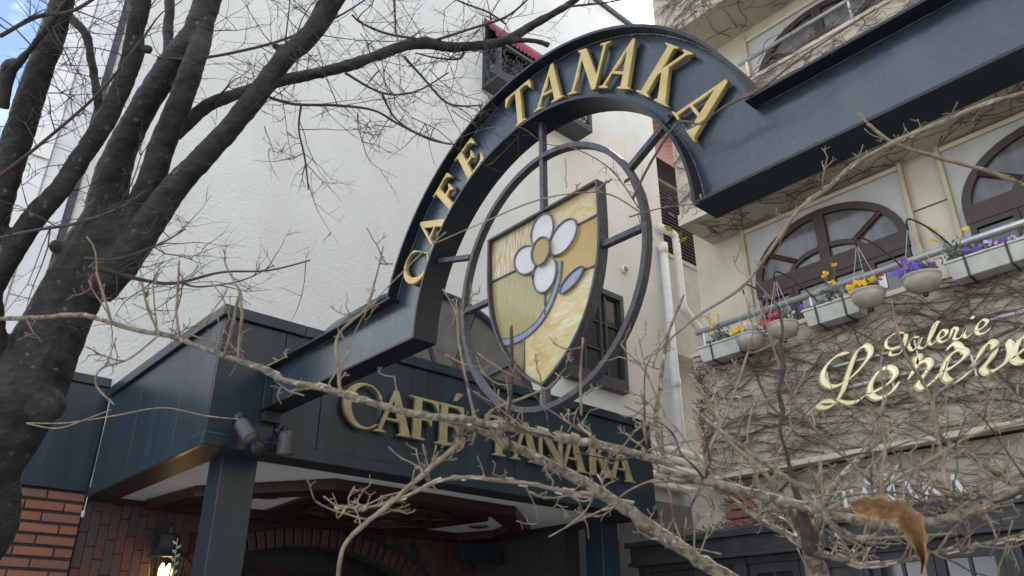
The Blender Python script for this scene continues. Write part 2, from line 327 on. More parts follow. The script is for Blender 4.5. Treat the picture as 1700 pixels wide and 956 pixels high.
# dark projecting window low on the wall
bw = MB()
bx0, bx1, bz0, bz1 = 9.05, 10.62, 5.86, 7.82; by = 8.68
bw.box(bx0, bx1, by, YW-.004, bz0, bz0+.22).box(bx0, bx1, by, YW-.004, bz1-.12, bz1).box(bx0, bx0+.1, by, YW-.004, bz0+.22, bz1-.12).box(bx1-.1, bx1, by, YW-.004, bz0+.22, bz1-.12)
bwo = bw.build('projecting_window', BLACKP, wb, bevel=.008)
MB().box(bx0+.1, bx1-.1, by+.09, by+.10, bz0+.22, bz1-.12).build('pane', GLASSD, bwo)
for xx in (9.5, 9.95, 10.1): MB().box(xx, xx+.05, by+.04, by+.088, bz0+.22, bz1-.12).build('mullion', BLACKP, bwo)
for zz in (6.55, 7.1): MB().box(bx0+.1, bx1-.1, by+.05, by+.086, zz, zz+.03).build('glazing_bar', BLACKP, bwo)
# vent and overflow pipe
def disc_y(name, c, r, d, m, parent, seg=16):
    return MB().tube([(c[0], c[1], c[2]), (c[0], c[1]-d, c[2])], r, seg).build(name, m, parent, True)
vb = disc_y('wall_vent', (10.89, YW, 8.55), .085, .07, WHITEP, wb); disc_y('vent_grille', (10.89, YW-.071, 8.55), .062, .004, LOUV, vb)
vb = disc_y('overflow_pipe', (11.83, YW, 13.07), .07, .05, IRONM, wb)
# hairline crack in the stucco
random.seed(5); pts = []; x, z = 8.02, 8.6
ck = ON(938, 262, 1, YW-.001); ck2 = ON(940, 312, 1, YW-.001)
MB().tube([ck.lerp(ck2, t)+Vector((random.uniform(-.025, .025), 0, 0)) for t in [i/9 for i in range(10)]], .008, 4).build('crack', IRONM, wb)

# ------------------------------------------------------------------ link wing in the gap
YG = 9.6
lw = empty('link_wing', (14, YG, 0), 'recessed grey link wing between the white building and the ivy building', 'building')
MB().box(12.46, 20, YG+.5, YG+4, 2, 12.4).build('wall', CONCRETE, lw)
# balcony wall
a = ON(1150, 440, 1, YG); MB().box(12.5, 19, YG-.02, YG+.49, 7.6, 10.02).build('balcony_wall', CONCRETE, lw)
MB().box(12.48, 19, YG-.06, YG+.5, 10.02, 10.12).build('balcony_cap', CONCRETE, lw)
z = 10.35; k = 0
lv = MB().box(13.35, 13.47, YG+.1, YG+.3, 10.13, 12.35).box(16.9, 17.0, YG+.1, YG+.3, 10.13, 12.35).box(13.47, 16.9, YG+.1, YG+.3, 12.27, 12.35).build('louvre_frame', LOUV, lw)
z = 10.2
lm = MB().prism([(0, 0), (.09, -.06), (.095, -.052), (.005, .008)], lambda a, b: (13.47, YG+.26-a, b), lambda a, b: (16.9, YG+.26-a, b)).mesh('louvre_slat')
while z < 12.2:
    link('louvre_slat', lm, LOUV, lw, Matrix.Translation((0, 0, z))); z += .095
MB().box(13.48, 16.9, YG+.3, YG+.32, 10.13, 12.3).build('louvre_backing', BLACKP, lw)
# pantile eave
ev = MB()
e0 = 13.1
ev.prism([(YG-1.0, e0), (YG-1.0, e0+.06), (YG+1.6, e0+1.3), (YG+1.6, e0+1.24)], lambda a, b: (12.46, a, b), lambda a, b: (20, a, b))
evo = ev.build('eave_roof', PINK, lw)
tm = MB()
for k in range(22):
    x = 12.55+.28*k
    MB().tube([(x, YG-1.03, e0+.07), (x, YG+1.6, e0+1.31)], .09, 8).build('roof_tile_row', PINK, evo, True)
MB().box(12.46, 20, YG-1.12, YG-1.01, e0-.1, e0+.05).build('gutter', BLACKP, lw)
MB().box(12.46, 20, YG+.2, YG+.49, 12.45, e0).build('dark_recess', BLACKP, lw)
# white downpipes at the corner
def pipe(name, pts, r, parent, m=WHITEP): return MB().tube(spline(pts, 4), r, 12).build(name, m, parent, True)
PY = 8.72
def gp(u, v): return tuple(ON(u, v, 1, PY))
p0 = gp(1101, 413); p1 = gp(1145, 715)
dp = empty('white_downpipe', (p1[0], PY, 3), 'white downpipe with elbows on the corner of the white building', 'downpipe')
MB().tube([p0, (p0[0], PY, 3.2)], .085, 14).build('pipe', WHITEP, dp, True)
q0 = gp(1122, 398); q1 = gp(1141, 512)
MB().tube(spline([(p0[0]-.1, PY, q0[2]+.1), (p0[0]+.12, PY, q0[2]+.12), (q0[0]-.05, PY, q0[2]+.1), (q0[0], PY, q0[2]-.1), (q0[0], PY, q0[2]-.6), (q0[0], PY, q1[2]+.4), (q0[0]+.02, PY, q1[2]), (q0[0]+.15, PY, q1[2]-.12), (q0[0]+1.0, PY+.1, q1[2]-.55)], 5), .085, 14).build('elbow_pipe', WHITEP, dp, True)
MB().tube([(p0[0], PY, p0[2]-.1), (p0[0], PY, p0[2]+.12)], .105, 14).build('collar', WHITEP, dp, True)
MB().tube([(p0[0], PY, 6.3), (p0[0], PY, 6.5)], .1, 14).build('collar', WHITEP, dp, True)
# bundle of white service pipes low in the gap
for k in range(5):
    z = 5.0-.17*k
    sp = MB().tube(spline([(10.6, 8.7, z), (12.0, 8.68, z), (12.6, 8.62, z-.05), (13.2+.1*k, 8.5, z-.22), (13.8+.1*k, 8.3, z-.3)], 5), .07, 10).build('service_pipe', WHITEP, None, True)
    tag(sp, ['topmost', 'second from top', 'middle', 'second lowest', 'lowest'][k]+' of five curved white service pipes beside the canopy end', 'pipe', 'white service pipes in the gap')

MB().box(7.43, 15, 8.45, YW-.005, 0, 3.95).build('ground_floor_wall', BLACKP, wb)
# ------------------------------------------------------------------ entrance canopy
CX0, CX1, CY0, CY1, CZ0, CZ1 = 2.06, 7.40, 5.77, 8.80, 3.0, 4.13
ca = empty('entrance_canopy', (4.7, CY0, 0), 'dark teal metal entrance canopy with gold CAFÉ TANAKA letters on its front', 'canopy')
MB().box(CX0+.03, CX1-.03, CY0+.03, YW-.003, CZ0+.06, CZ1-.12).build('core', BLACKP, ca)
def panels_x(y0, y1, xs, z0, z1):
    for a, b in zip(xs[:-1], xs[1:]): MB().box(a+.003, b-.003, y0, y1, z0, z1).build('fascia_panel', PAINT, ca, bevel=.003)
panels_x(CY0, CY0+.028, [CX0, 2.60, 2.98, 4.07, 5.18, 6.28, CX1], CZ0+.10, CZ1-.10)
ys = [CY0+.031, 6.48, 7.62, CY1]
for a, b in zip(ys[:-1], ys[1:]): MB().box(CX0, CX0+.028, a+.003, b-.003, CZ0+.10, CZ1-.10).build('fascia_panel', PAINT, ca, bevel=.003)
ys = [CY0+.031, 7.3, CY1]
for a, b in zip(ys[:-1], ys[1:]): MB().box(CX1-.028, CX1, a+.003, b-.003, CZ0+.10, CZ1-.10).build('fascia_panel', PAINT, ca, bevel=.003)
# bottom trim with a stepped lip
MB().box(CX0-.012, CX1+.012, CY0-.012, CY0+.03, CZ0, CZ0+.098).box(CX0-.012, CX0+.03, CY0+.0302, CY1, CZ0, CZ0+.098).box(CX1-.03, CX1+.012, CY0+.0302, CY1, CZ0, CZ0+.098).build('bottom_trim', PAINT, ca, bevel=.006)
MB().box(CX0+.031, CX1-.031, CY0+.031, CY0+.29, CZ0+.004, CZ0+.055).box(CX0+.031, CX0+.27, CY0+.2905, CY1, CZ0+.004, CZ0+.055).box(CX1-.27, CX1-.031, CY0+.2905, CY1, CZ0+.004, CZ0+.055).build('underside_border', BLACKP, ca)
# cap flashing, lengths butted
xs = [CX0-.03, 2.75, 5.1, CX1+.03]
for a, b in zip(xs[:-1], xs[1:]): MB().box(a+.002, b-.002, CY0-.035, CY0+.3, CZ1-.095, CZ1).build('cap_flashing', PAINT, ca, bevel=.005)
MB().box(CX0-.035, CX0+.10, CY0+.302, CY1, CZ1-.095, CZ1-.002).build('cap_flashing', PAINT, ca, bevel=.005)
MB().box(CX0-.015, CX0+.2, CY0+.302, CY1, CZ1+.0, CZ1+.03).build('cap_flashing', BLACKP, ca, bevel=.004)
MB().box(CX1-.2, CX1+.035, CY0+.302, CY1, CZ1-.095, CZ1-.002).build('cap_flashing', PAINT, ca, bevel=.005)
MB().box(CX0+.21, CX1-.21, CY0+.31, YW-.004, CZ1-.12, CZ1-.06).build('roof_sheet', BLACKP, ca)
# ceiling
SZ = CZ0+.045
MB().box(CX0+.275, CX1-.275, CY0+.292, YW-.004, SZ, SZ+.012).build('ceiling_board', CEIL, ca)
oz = SZ-.10
octo = [(3.55, 6.42), (5.80, 6.45), (6.86, 7.35), (7.10, 8.05), (6.9, 8.72), (2.62, 8.72), (2.72, 7.62)]
cxm, cym = 4.85, 7.75
inn = [(cxm+(a-cxm)*.86, cym+(b-cym)*.80) for a, b in octo]
fr = MB(); n = len(octo)
for i in range(n):
    j = (i+1) % n
    fr.prism([octo[i], octo[j], inn[j], inn[i]], lambda a, b: (a, b, oz), lambda a, b: (a, b, SZ-.002))
fro = fr.build('ceiling_frame', WOOD, ca)
cen = MB(); dm = [(4.05, 6.80), (5.75, 6.83), (6.15, 7.35), (5.95, 8.6), (3.85, 8.6), (3.75, 7.3)]
cen.prism(dm, lambda a, b: (a, b, SZ-.03), lambda a, b: (a, b, SZ-.002)).build('ceiling_rose_panel', WOOD, ca)
BRZ = mat('bronze tinted panel', (.16, .085, .06), .35, (.10, .05, .04), 6)
MB().prism([(4.85+.82*math.cos(R(i*12)), 7.72+.72*math.sin(R(i*12))) for i in range(30)], lambda a, b: (a, b, SZ-.036), lambda a, b: (a, b, SZ-.0305)).build('ceiling_rose_glass', BRZ, ca)
for r in (.84, .60, .36):
    c = [Vector((4.85+r*math.cos(R(i*10)), 7.72+r*.88*math.sin(R(i*10)), SZ-.055)) for i in range(37)]
    MB().tube(c, .035, 6, cap=False).build('ceiling_rose_ring', WOOD, ca, True)
for q in range(8):
    a = R(q*45+20); MB().tube([(4.85+.1*math.cos(a), 7.72+.1*math.sin(a), SZ-.05), (4.85+.84*math.cos(a), 7.72+.74*math.sin(a), SZ-.05)], .022, 6).build('ceiling_rose_spoke', WOOD, ca)
CHROME = mat('dull chrome', (.30, .28, .25), .3, metal=.9)
for (x, y) in ((3.47, 7.68), (6.42, 7.85)):
    d = MB().lathe([(.125, -.002), (.125, -.018), (.095, -.02), (.085, -.004)], (x, y, SZ), 24).build('downlight', CHROME, ca, True)
    MB().lathe([(.08, 0), (.07, -.012)], (x, y, SZ-.003), 20).build('lens', GLASSG, d, True)
# pillars
for (x, y) in ((2.335, 6.06), (6.97, 6.25)):
    p = MB().box(x, x+.29, y, y+.27, .12, SZ-.001).build('pillar', PAINT, ca, bevel=.006); MB().box(x-.05, x+.34, y-.05, y+.32, 0, .119).build('plinth', BLACKP, p)
# canopy lettering
LZ = 3.335; CH = .40
for ch, x, w in [('C', 3.34, .42), ('A', 3.68, .44), ('F', 4.03, .44), ('E', 4.33, .44), ('T', 4.92, .42), ('A', 5.28, .44), ('N', 5.62, .44), ('A', 5.97, .44), ('K', 6.38, .44), ('A', 6.76, .44)]:
    letter(ch, (x, CY0-.05, LZ), w, CH, .034, GOLDM, ca, FRONT)
letter('ACUTE', (4.52, CY0-.05, LZ+CH+.04), .42, .42, .034, GOLDM, ca, FRONT)
# arched fanlight standing on the canopy roof
AY = 6.12; ac = 4.50; ar = 1.30; az = 3.90
fl = empty('arched_fanlight', (ac, AY, CZ1), 'half round smoky glazed fanlight standing on top of the dark canopy', 'fanlight')
ring = [R(i*6) for i in range(31)]
def arc3(r, y): return [(ac+r*math.cos(q), y, az+r*.92*math.sin(q)) for q in ring]
MB().strip(arc3(ar, AY-.05), arc3(ar, AY+.6), arc3(ar-.07, AY+.6), arc3(ar-.07, AY-.05)).build('arch_frame', PAINT, fl, True)
edges = [0, 36, 72, 108, 144, 180]
for a0, a1 in zip(edges[:-1], edges[1:]):
    q = [R(a0+(a1-a0)*i/6) for i in range(7)]
    poly = [(ac, az)]+[(ac+(ar-.06)*math.cos(t), az+(ar-.06)*.92*math.sin(t)) for t in q]
    MB().prism(poly, lambda a, b: (a, AY, b), lambda a, b: (a, AY+.012, b)).build('pane', GLASSG, fl)
for a in edges[1:-1]:
    t = R(a); MB().tube([(ac+.2*math.cos(t), AY-.01, az+.2*math.sin(t)), (ac+(ar-.05)*math.cos(t), AY-.01, az+(ar-.05)*.92*math.sin(t))], .022, 6).build('glazing_bar', PAINT, fl)
# spotlights
def spotlight(u, v, d, aim, label):
    c = P(u, v, d); t = empty('spotlight', (c.x, c.y, c.z), label, 'spotlight', 'spotlights under the arch beam')
    a = Vector(aim).normalized(); b0 = c-a*.09; b1 = c+a*.09
    MB().tube([b0, b0+a*.02, b0+a*.09, b1-a*.01, b1], [.042, .058, .062, .066, .066], 18).build('housing', LOUVD, t, True)
    MB().tube([b1-a*.004, b1+a*.003], .054, 18).build('lens', GLASSG, t, True)
    MB().tube([c-a*.04, c-a*.04+Vector((0, .06, .10)), Vector((c.x, CY0-.012, c.z+.12))], .014, 8).build('bracket', BLACKP, t, True)
    MB().tube([Vector((c.x, CY0-.011, c.z+.12)), Vector((c.x, CY0-.03, c.z+.12))], .05, 14).build('mounting_plate', BLACKP, t, True)
LOUVD = mat('dark grey metal', (.075, .073, .075), .45, (.05, .05, .052), 10)
c_ = ON(408, 714, 1, CY0-.16)
spotlight(408, 714, (c_-CAM).dot(cfv), (.35, -.55, -.75), 'grey round spotlight facing down, left of the pair under the beam end')
c_ = ON(474, 735, 1, CY0-.13)
spotlight(474, 735, (c_-CAM).dot(cfv), (.12, .1, -1), 'slim grey spotlight pointing straight down, right of the pair under the beam end')
# small dome camera
dc = ON(428, 745, 1, CY0-.06); dm_ = empty('dome_fixture', (dc.x, dc.y, dc.z), 'small dark dome fixture under the canopy corner between the spotlights', 'fixture')
MB().lathe([(.05, .05), (.06, .03), (.06, 0), (.045, -.03), (.02, -.05)], dc, 16).build('dome', BLACKP, dm_, True); MB().box(dc.x-.03, dc.x+.03, dc.y, CY0-.013, dc.z+.03, dc.z+.06).build('arm', BLACKP, dm_)

# ------------------------------------------------------------------ side fascia and brick pier on the left
sf = empty('side_fascia', (1.4, CY1, 3.1), 'dark teal metal fascia above the brick pier behind the tree trunk', 'fascia')
for a, b in zip([-.8, .35, 1.45, 2.055], [.35, 1.45, 2.055]): MB().box(a+.003, b-.003, CY1-.02, YW-.004, 3.17, 4.15).build('fascia_panel', PAINT, sf, bevel=.003)
MB().box(-.8, 2.045, CY1-.05, YW-.004, 4.152, 4.25).build('cap_flashing', PAINT, sf, bevel=.005)
MB().box(-.8, 2.045, CY1-.035, YW-.004, 3.06, 3.168).build('bottom_trim', PAINT, sf, bevel=.005)
wire = MB().tube(spline([tuple(ON(188, 632, 1, CY1-.09)), tuple(ON(177, 690, 1, CY1-.09)), tuple(ON(158, 775, 1, CY1-.09)), tuple(ON(144, 830, 1, CY1-.09)), tuple(ON(139, 850, 1, CY1-.09))], 5), .006, 5)
wo_ = wire.build('hanging_cable', WIREW); tag(wo_, 'thin pale cable hanging down the corner of canopy and brick pier', 'cable')
MB().lathe([(.006, .04), (.018, .02), (.02, -.02), (.006, -.04)], ON(138, 853, 1, CY1-.09), 8).build('plug', WIREW, wo_, True)
pier = empty('brick_pier', (1.4, CY1, 0), 'red brick pier with deep raked joints at the left below the fascia', 'brick pier')
MB().box(-.8, 2.06, CY1+.015, YW+.2, 0, 3.055).build('mortar_bed', MORTAR, pier)
random.seed(11)
bl, bh = .335, .077
def bmesh_box(l, h, d=.05):
    m = MB().box(-l/2, l/2, 0, d, -h/2, h/2).mesh('brick'); bm = bmesh.new(); bm.from_mesh(m); bmesh.ops.bevel(bm, geom=list(bm.edges), offset=.005, segments=1, affect='EDGES'); bm.to_mesh(m); bm.free(); return m
bfull = bmesh_box(bl, bh); bhalf = bmesh_box(bl*.47, bh)
z = 3.055-.055; row = 0
while z > 1.9:
    x = 2.058; pat = [bhalf, bfull, bfull, bfull, bfull, bfull] if row % 2 else [bfull, bfull, bhalf, bfull, bfull, bfull]
    if row % 4 == 3: pat = [bhalf, bfull, bhalf, bfull, bfull, bfull]
    for m in pat:
        l = bl if m is bfull else bl*.47
        if x-l < -.2: break
        link('brick', m, BRICK, pier, Matrix.Translation((x-l/2, CY1-random.uniform(0, .008), z)) @ Matrix.Rotation(random.uniform(-.01, .01), 4, 'Y')); x -= l+.014
    z -= .107; row += 1
# porch wall of upright brick tiles with an arched doorway
pw = empty('porch_wall', (4.7, YW, 0), 'dark porch wall of upright brick tiles with an arched doorway under the canopy', 'wall')
TY = YW
aw_c, aw_a, aw_b, aw_z = 4.75, 2.05, 1.3, 1.45
def arch_z(x): 
    q = 1-((x-aw_c)/aw_a)**2
    return aw_z+aw_b*math.sqrt(q) if q > 0 else -1
out = []
for i in range(41):
    a = math.pi*i/40; out.append((aw_c+aw_a*math.cos(a), aw_z+aw_b*math.sin(a)))
wp = [(7.42, 0), (7.42, 3.04), (2.07, 3.04), (2.07, 0), (aw_c-aw_a, 0)]+list(reversed(out))+[(aw_c+aw_a, 0)]
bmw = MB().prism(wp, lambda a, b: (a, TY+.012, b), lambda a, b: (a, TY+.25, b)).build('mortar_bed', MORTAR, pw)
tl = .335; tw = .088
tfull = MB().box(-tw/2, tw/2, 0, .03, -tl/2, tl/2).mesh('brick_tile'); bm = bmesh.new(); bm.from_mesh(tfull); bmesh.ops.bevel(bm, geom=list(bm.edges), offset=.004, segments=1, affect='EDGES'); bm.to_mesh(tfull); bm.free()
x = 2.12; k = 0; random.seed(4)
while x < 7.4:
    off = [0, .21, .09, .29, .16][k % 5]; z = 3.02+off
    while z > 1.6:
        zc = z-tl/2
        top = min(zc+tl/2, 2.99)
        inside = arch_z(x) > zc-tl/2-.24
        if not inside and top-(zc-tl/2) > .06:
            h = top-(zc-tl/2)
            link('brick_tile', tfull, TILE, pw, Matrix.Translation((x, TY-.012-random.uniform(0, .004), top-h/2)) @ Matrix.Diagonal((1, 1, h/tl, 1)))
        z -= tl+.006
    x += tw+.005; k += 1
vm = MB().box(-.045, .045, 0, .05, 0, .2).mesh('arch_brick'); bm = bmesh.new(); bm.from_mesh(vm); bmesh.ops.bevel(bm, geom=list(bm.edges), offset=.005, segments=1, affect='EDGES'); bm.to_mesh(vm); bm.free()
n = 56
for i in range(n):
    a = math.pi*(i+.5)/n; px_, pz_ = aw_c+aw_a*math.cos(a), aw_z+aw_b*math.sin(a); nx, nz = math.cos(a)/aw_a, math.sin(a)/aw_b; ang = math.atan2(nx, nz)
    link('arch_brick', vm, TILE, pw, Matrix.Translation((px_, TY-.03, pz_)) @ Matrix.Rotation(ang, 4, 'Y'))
MB().box(2.07, 7.40, TY-.035, TY+.012, 2.985, 3.038).build('ceiling_trim', WOOD, pw)
MB().box(2.3, 7.2, TY+.6, TY+.7, 0, 3.0).build('door_wall', BLACKP, pw)
for xx in (3.3, 4.1, 4.9, 5.7): MB().box(xx, xx+.7, TY+.56, TY+.599, 0, 2.5).build('door_leaf', WOOD, pw)
MB().box(7.17, 7.42, 7.05, TY-.04, 0, 3.03).build('porch_side_wall', MORTAR, pw)
pb = MB().box(6.45, 7.165, 8.2, 8.32, 2.66, 2.86).build('porch_beam', PAINT, pw, bevel=.006)
# lantern
lx, ly, lz = 2.87, 8.50, 2.46
ln = empty('wall_lantern', (lx, ly, lz), 'lit wall lantern with a dark flared cap on the porch tiles', 'lantern')
MB().lathe([(.20, 0), (.205, .012), (.15, .05), (.115, .10), (.095, .18), (.085, .22), (.04, .24), (.03, .30), (.012, .33)], (lx, ly, lz), 8).build('cap', BLACKP, ln)
GL = bpy.data.materials.new('lantern glass'); GL.use_nodes = True; g = GL.node_tree.nodes['Principled BSDF']; g.inputs['Base Color'].default_value = (.85, .80, .70, 1); g.inputs['Roughness'].default_value = .22; g.inputs['Transmission Weight'].default_value = 1; g.inputs['IOR'].default_value = 1.05
MB().lathe([(.165, -.002), (.12, -.48)], (lx, ly, lz), 8).build('glass', GL, ln)
for k in range(8):
    a = 2*math.pi*k/8; MB().tube([(lx+.17*math.cos(a), ly+.17*math.sin(a), lz), (lx+.125*math.cos(a), ly+.125*math.sin(a), lz-.48)], .009, 5).build('rib', BLACKP, ln)
BULB = bpy.data.materials.new('lit bulb'); BULB.use_nodes = True; g = BULB.node_tree.nodes['Principled BSDF']; g.inputs['Emission Color'].default_value = (1, .62, .22, 1); g.inputs['Emission Strength'].default_value = 6
for dx in (-.03, .035): MB().lathe([(.008, .0), (.03, -.05), (.032, -.10), (.012, -.16)], (lx+dx, ly, lz-.05), 10).build('bulb', BULB, ln, True)
MB().lathe([(.13, 0), (.12, -.03), (.05, -.08)], (lx, ly, lz-.48), 8).build('base', BLACKP, ln)
MB().tube(spline([(lx, ly, lz+.22), (lx, ly+.12, lz+.30), (lx, ly+.30, lz+.2)], 5), .014, 8).box(lx-.05, lx+.05, TY-.045, TY-.016, lz+.02, lz+.36).build('bracket', BLACKP, ln)

# ------------------------------------------------------------------ arch sign
XF, XW, XB = 2.45, 2.53, 2.625
AC, AZ, RI, RO = 2.62, 3.325, 1.045, 1.415
ZB, ZT = 3.34, 3.69
sg = empty('arch_sign', (2.5, 2.6, 3.3), 'dark blue steel arch beam with gold CAFE TANAKA letters and a stained glass shield', 'sign')
YL, YR = CY0-.013, -2.5
n = 48
ia = [math.asin((ZB-AZ)/RI)+(math.pi-2*math.asin((ZB-AZ)/RI))*i/n for i in range(n+1)]
inner = [(AC-RI*math.cos(a), AZ+RI*math.sin(a)) for a in ia]            # from right (-Y) to left (+Y)
oa0 = math.asin((ZT-AZ)/RO); oa = [oa0+(math.pi-2*oa0)*i/n for i in range(n+1)]
outer = [(AC-RO*math.cos(a), AZ+RO*math.sin(a)) for a in oa]
bot = [(YR, ZB)]+inner+[(YL, ZB)]; top = [(YR, ZT)]+outer+[(YL, ZT)]
t = .016
web = MB().prism(bot+list(reversed(top)), lambda a, b: (XW, a, b), lambda a, b: (XW+.02, a, b)).build('web_plate', BEAMP, sg)
def flange(path, sgn):
    m = MB()
    # offset path by t along its normal, toward outside of the web
    off = []
    for i, (a, b) in enumerate(path):
        p0 = path[max(i-1, 0)]; p1 = path[min(i+1, len(path)-1)]; dx, dz = p1[0]-p0[0], p1[1]-p0[1]; l = math.hypot(dx, dz)
        off.append((a-dz/l*t*sgn, b+dx/l*t*sgn))
    A = [(XF, a, b) for a, b in path]; B = [(XB, a, b) for a, b in path]; C = [(XB, a, b) for a, b in off]; D = [(XF, a, b) for a, b in off]
    return m.strip(A, B, C, D)
flange(inner, -1).build('inner_flange', FLANGE, sg); flange(outer, 1).build('outer_flange', FLANGE, sg)
yi0, yi1 = inner[0][0], inner[-1][0]; yo0, yo1 = outer[0][0], outer[-1][0]
MB().box(XF, XB, YR, yi0+t, ZB-t, ZB).build('bottom_flange', FLANGE, sg, bevel=.003); MB().box(XF, XB, yi1-t, YL, ZB-t, ZB).build('bottom_flange', FLANGE, sg, bevel=.003)
MB().box(XF-.0, XB, YR, yo0+.03, ZT, ZT+t).build('top_flange', FLANGE, sg, bevel=.003); MB().box(XF, XB, yo1-.03, YL, ZT, ZT+t).build('top_flange', FLANGE, sg, bevel=.003)
MB().box(XF+.01, XW-.002, YL-.012, YL, ZB+.003, ZT-.003).build('end_plate', PAINT, sg, bevel=.003)
MB().box(XF+.02, XB-.01, YL-.06, YL, ZB-.10, ZB-t-.002).build('support_bracket', BLACKP, sg)
MB().box(2.47, 2.60, YR-.2, YR+.0, 0, ZT+.2).build('support_post', PAINT, sg)
SW = [('C', 65.0), ('A', 52.4), ('F', 39.5), ('E', 27.6), ('T', 5.2), ('A', -7.2), ('N', -21.2), ('A', -34.2), ('K', -49.4), ('A', -66.0)]
LR = 1.092
for ch, deg in SW:
    a = R(deg); letter(ch, (XW-.030, AC+LR*math.sin(a), AZ+LR*math.cos(a)), {'C': .25, 'N': .26, 'K': .26}.get(ch, .26), .275, .024, GOLD, sg, SIDE, tilt=a, bev=.003)
random.seed(8)
for path in (inner, outer):
    pts = []
    for (a0, b0), (a1, b1) in zip(path[:-1], path[1:]):
        for k in range(5): pts.append((XW-.003, a0+(a1-a0)*k/5, b0+(b1-b0)*k/5))
    MB().tube(pts, [random.uniform(.004, .010) for _ in pts], 5).build('weld_bead', BEAMP, sg, True)
for y0, y1, z in ((YR, yi0, ZB), (yi1, YL, ZB), (YR, yo0, ZT), (yo1, YL, ZT)):
    n_ = int((y1-y0)/.02); MB().tube([(XW-.003, y0+(y1-y0)*k/n_, z) for k in range(n_+1)], [random.uniform(.003, .008) for k in range(n_+1)], 5).build('weld_bead', BEAMP, sg, True)
# oval ring with braces
RX = 2.53; RYc, RZc, ra, rb = 2.575, 3.39, .675, .725
def ell(s, x): return [(x, RYc+(ra+s)*math.cos(R(i*5)), RZc+(rb+s)*math.sin(R(i*5))) for i in range(73)]
MB().strip(ell(.014, RX-.022), ell(.014, RX+.022), ell(-.014, RX+.022), ell(-.014, RX-.022)).build('oval_ring', IRON, sg)
def bar(p, q, w=.014):
    p, q = Vector((RX, *p)), Vector((RX, *q)); d = (q-p).normalized(); s = Vector((0, -d.z, d.y))*w; x = Vector((.018, 0, 0))
    MB().strip([p-s-x, q-s-x], [p+s-x, q+s-x], [p+s+x, q+s+x], [p-s+x, q-s+x]).build('brace', IRON, sg)
    return p, q
bars = [((2.575, 4.372), (2.577, 3.775)), ((3.545, 3.83), (3.205, 3.73)), ((3.24, 3.385), (3.025, 3.38)), ((2.165, 3.39), (1.905, 3.385)), ((1.975, 3.735), (1.675, 3.90)), ((2.588, 2.765), (2.588, 2.668))]
for p, q in bars: bar(p, q)
for (y, z, n1) in ((3.535, 3.828, (0, -.9, -.3)), (2.60, 4.362, (0, 0, -1)), (1.69, 3.885, (0, .8, -.5))):
    c = Vector((RX-.035, y, z)); d = Vector(n1)*.012; MB().tube([c, c+d], .012, 8).build('bolt', IRON, sg)
# stained glass shield
sh = [(3.016,3.758),(2.160,3.758),(2.163,3.45),(2.198,3.25),(2.27,3.07),(2.37,2.93),(2.48,2.835),(2.588,2.768),(2.70,2.838),(2.81,2.945),(2.91,3.085),(2.98,3.25),(3.014,3.45)]
def smooth_sh():
    r = spline([(2.160,3.758),(2.163,3.45),(2.198,3.25),(2.27,3.07),(2.37,2.93),(2.48,2.835),(2.588,2.768)], 5); l = spline([(2.588,2.768),(2.70,2.838),(2.81,2.945),(2.91,3.085),(2.98,3.25),(3.014,3.45),(3.016,3.758)], 5)
    return r+l[1:]
so = smooth_sh(); N_ = len(so)
def insetp(poly, d):
    o = []
    for i, (a, b) in enumerate(poly):
        p0, p1 = poly[i-1], poly[(i+1) % len(poly)]
        d0 = Vector((a-p0[0], b-p0[1])).normalized(); d1 = Vector((p1[0]-a, p1[1]-b)).normalized(); n0 = Vector((-d0.y, d0.x)); n1 = Vector((-d1.y, d1.x)); m = (n0+n1); m = m/max(m.length_squared/2, .25)
        o.append((a+m.x*d*.5*2/2*1.0, b+m.y*d*.5*2/2*1.0))
    return o
area = sum(so[i-1][0]*so[i][1]-so[i][0]*so[i-1][1] for i in range(N_))
si = insetp(so, .024 if area > 0 else -.024)
cl = lambda p: p+[p[0]]
fm = MB(); x0, x1 = RX-.034, RX+.034
shp = fm.strip(*[[(x, a, b) for a, b in cl(pp)] for x, pp in ((x0, so), (x1, so), (x1, si), (x0, si))]).build('shield_frame', IRON, sg)
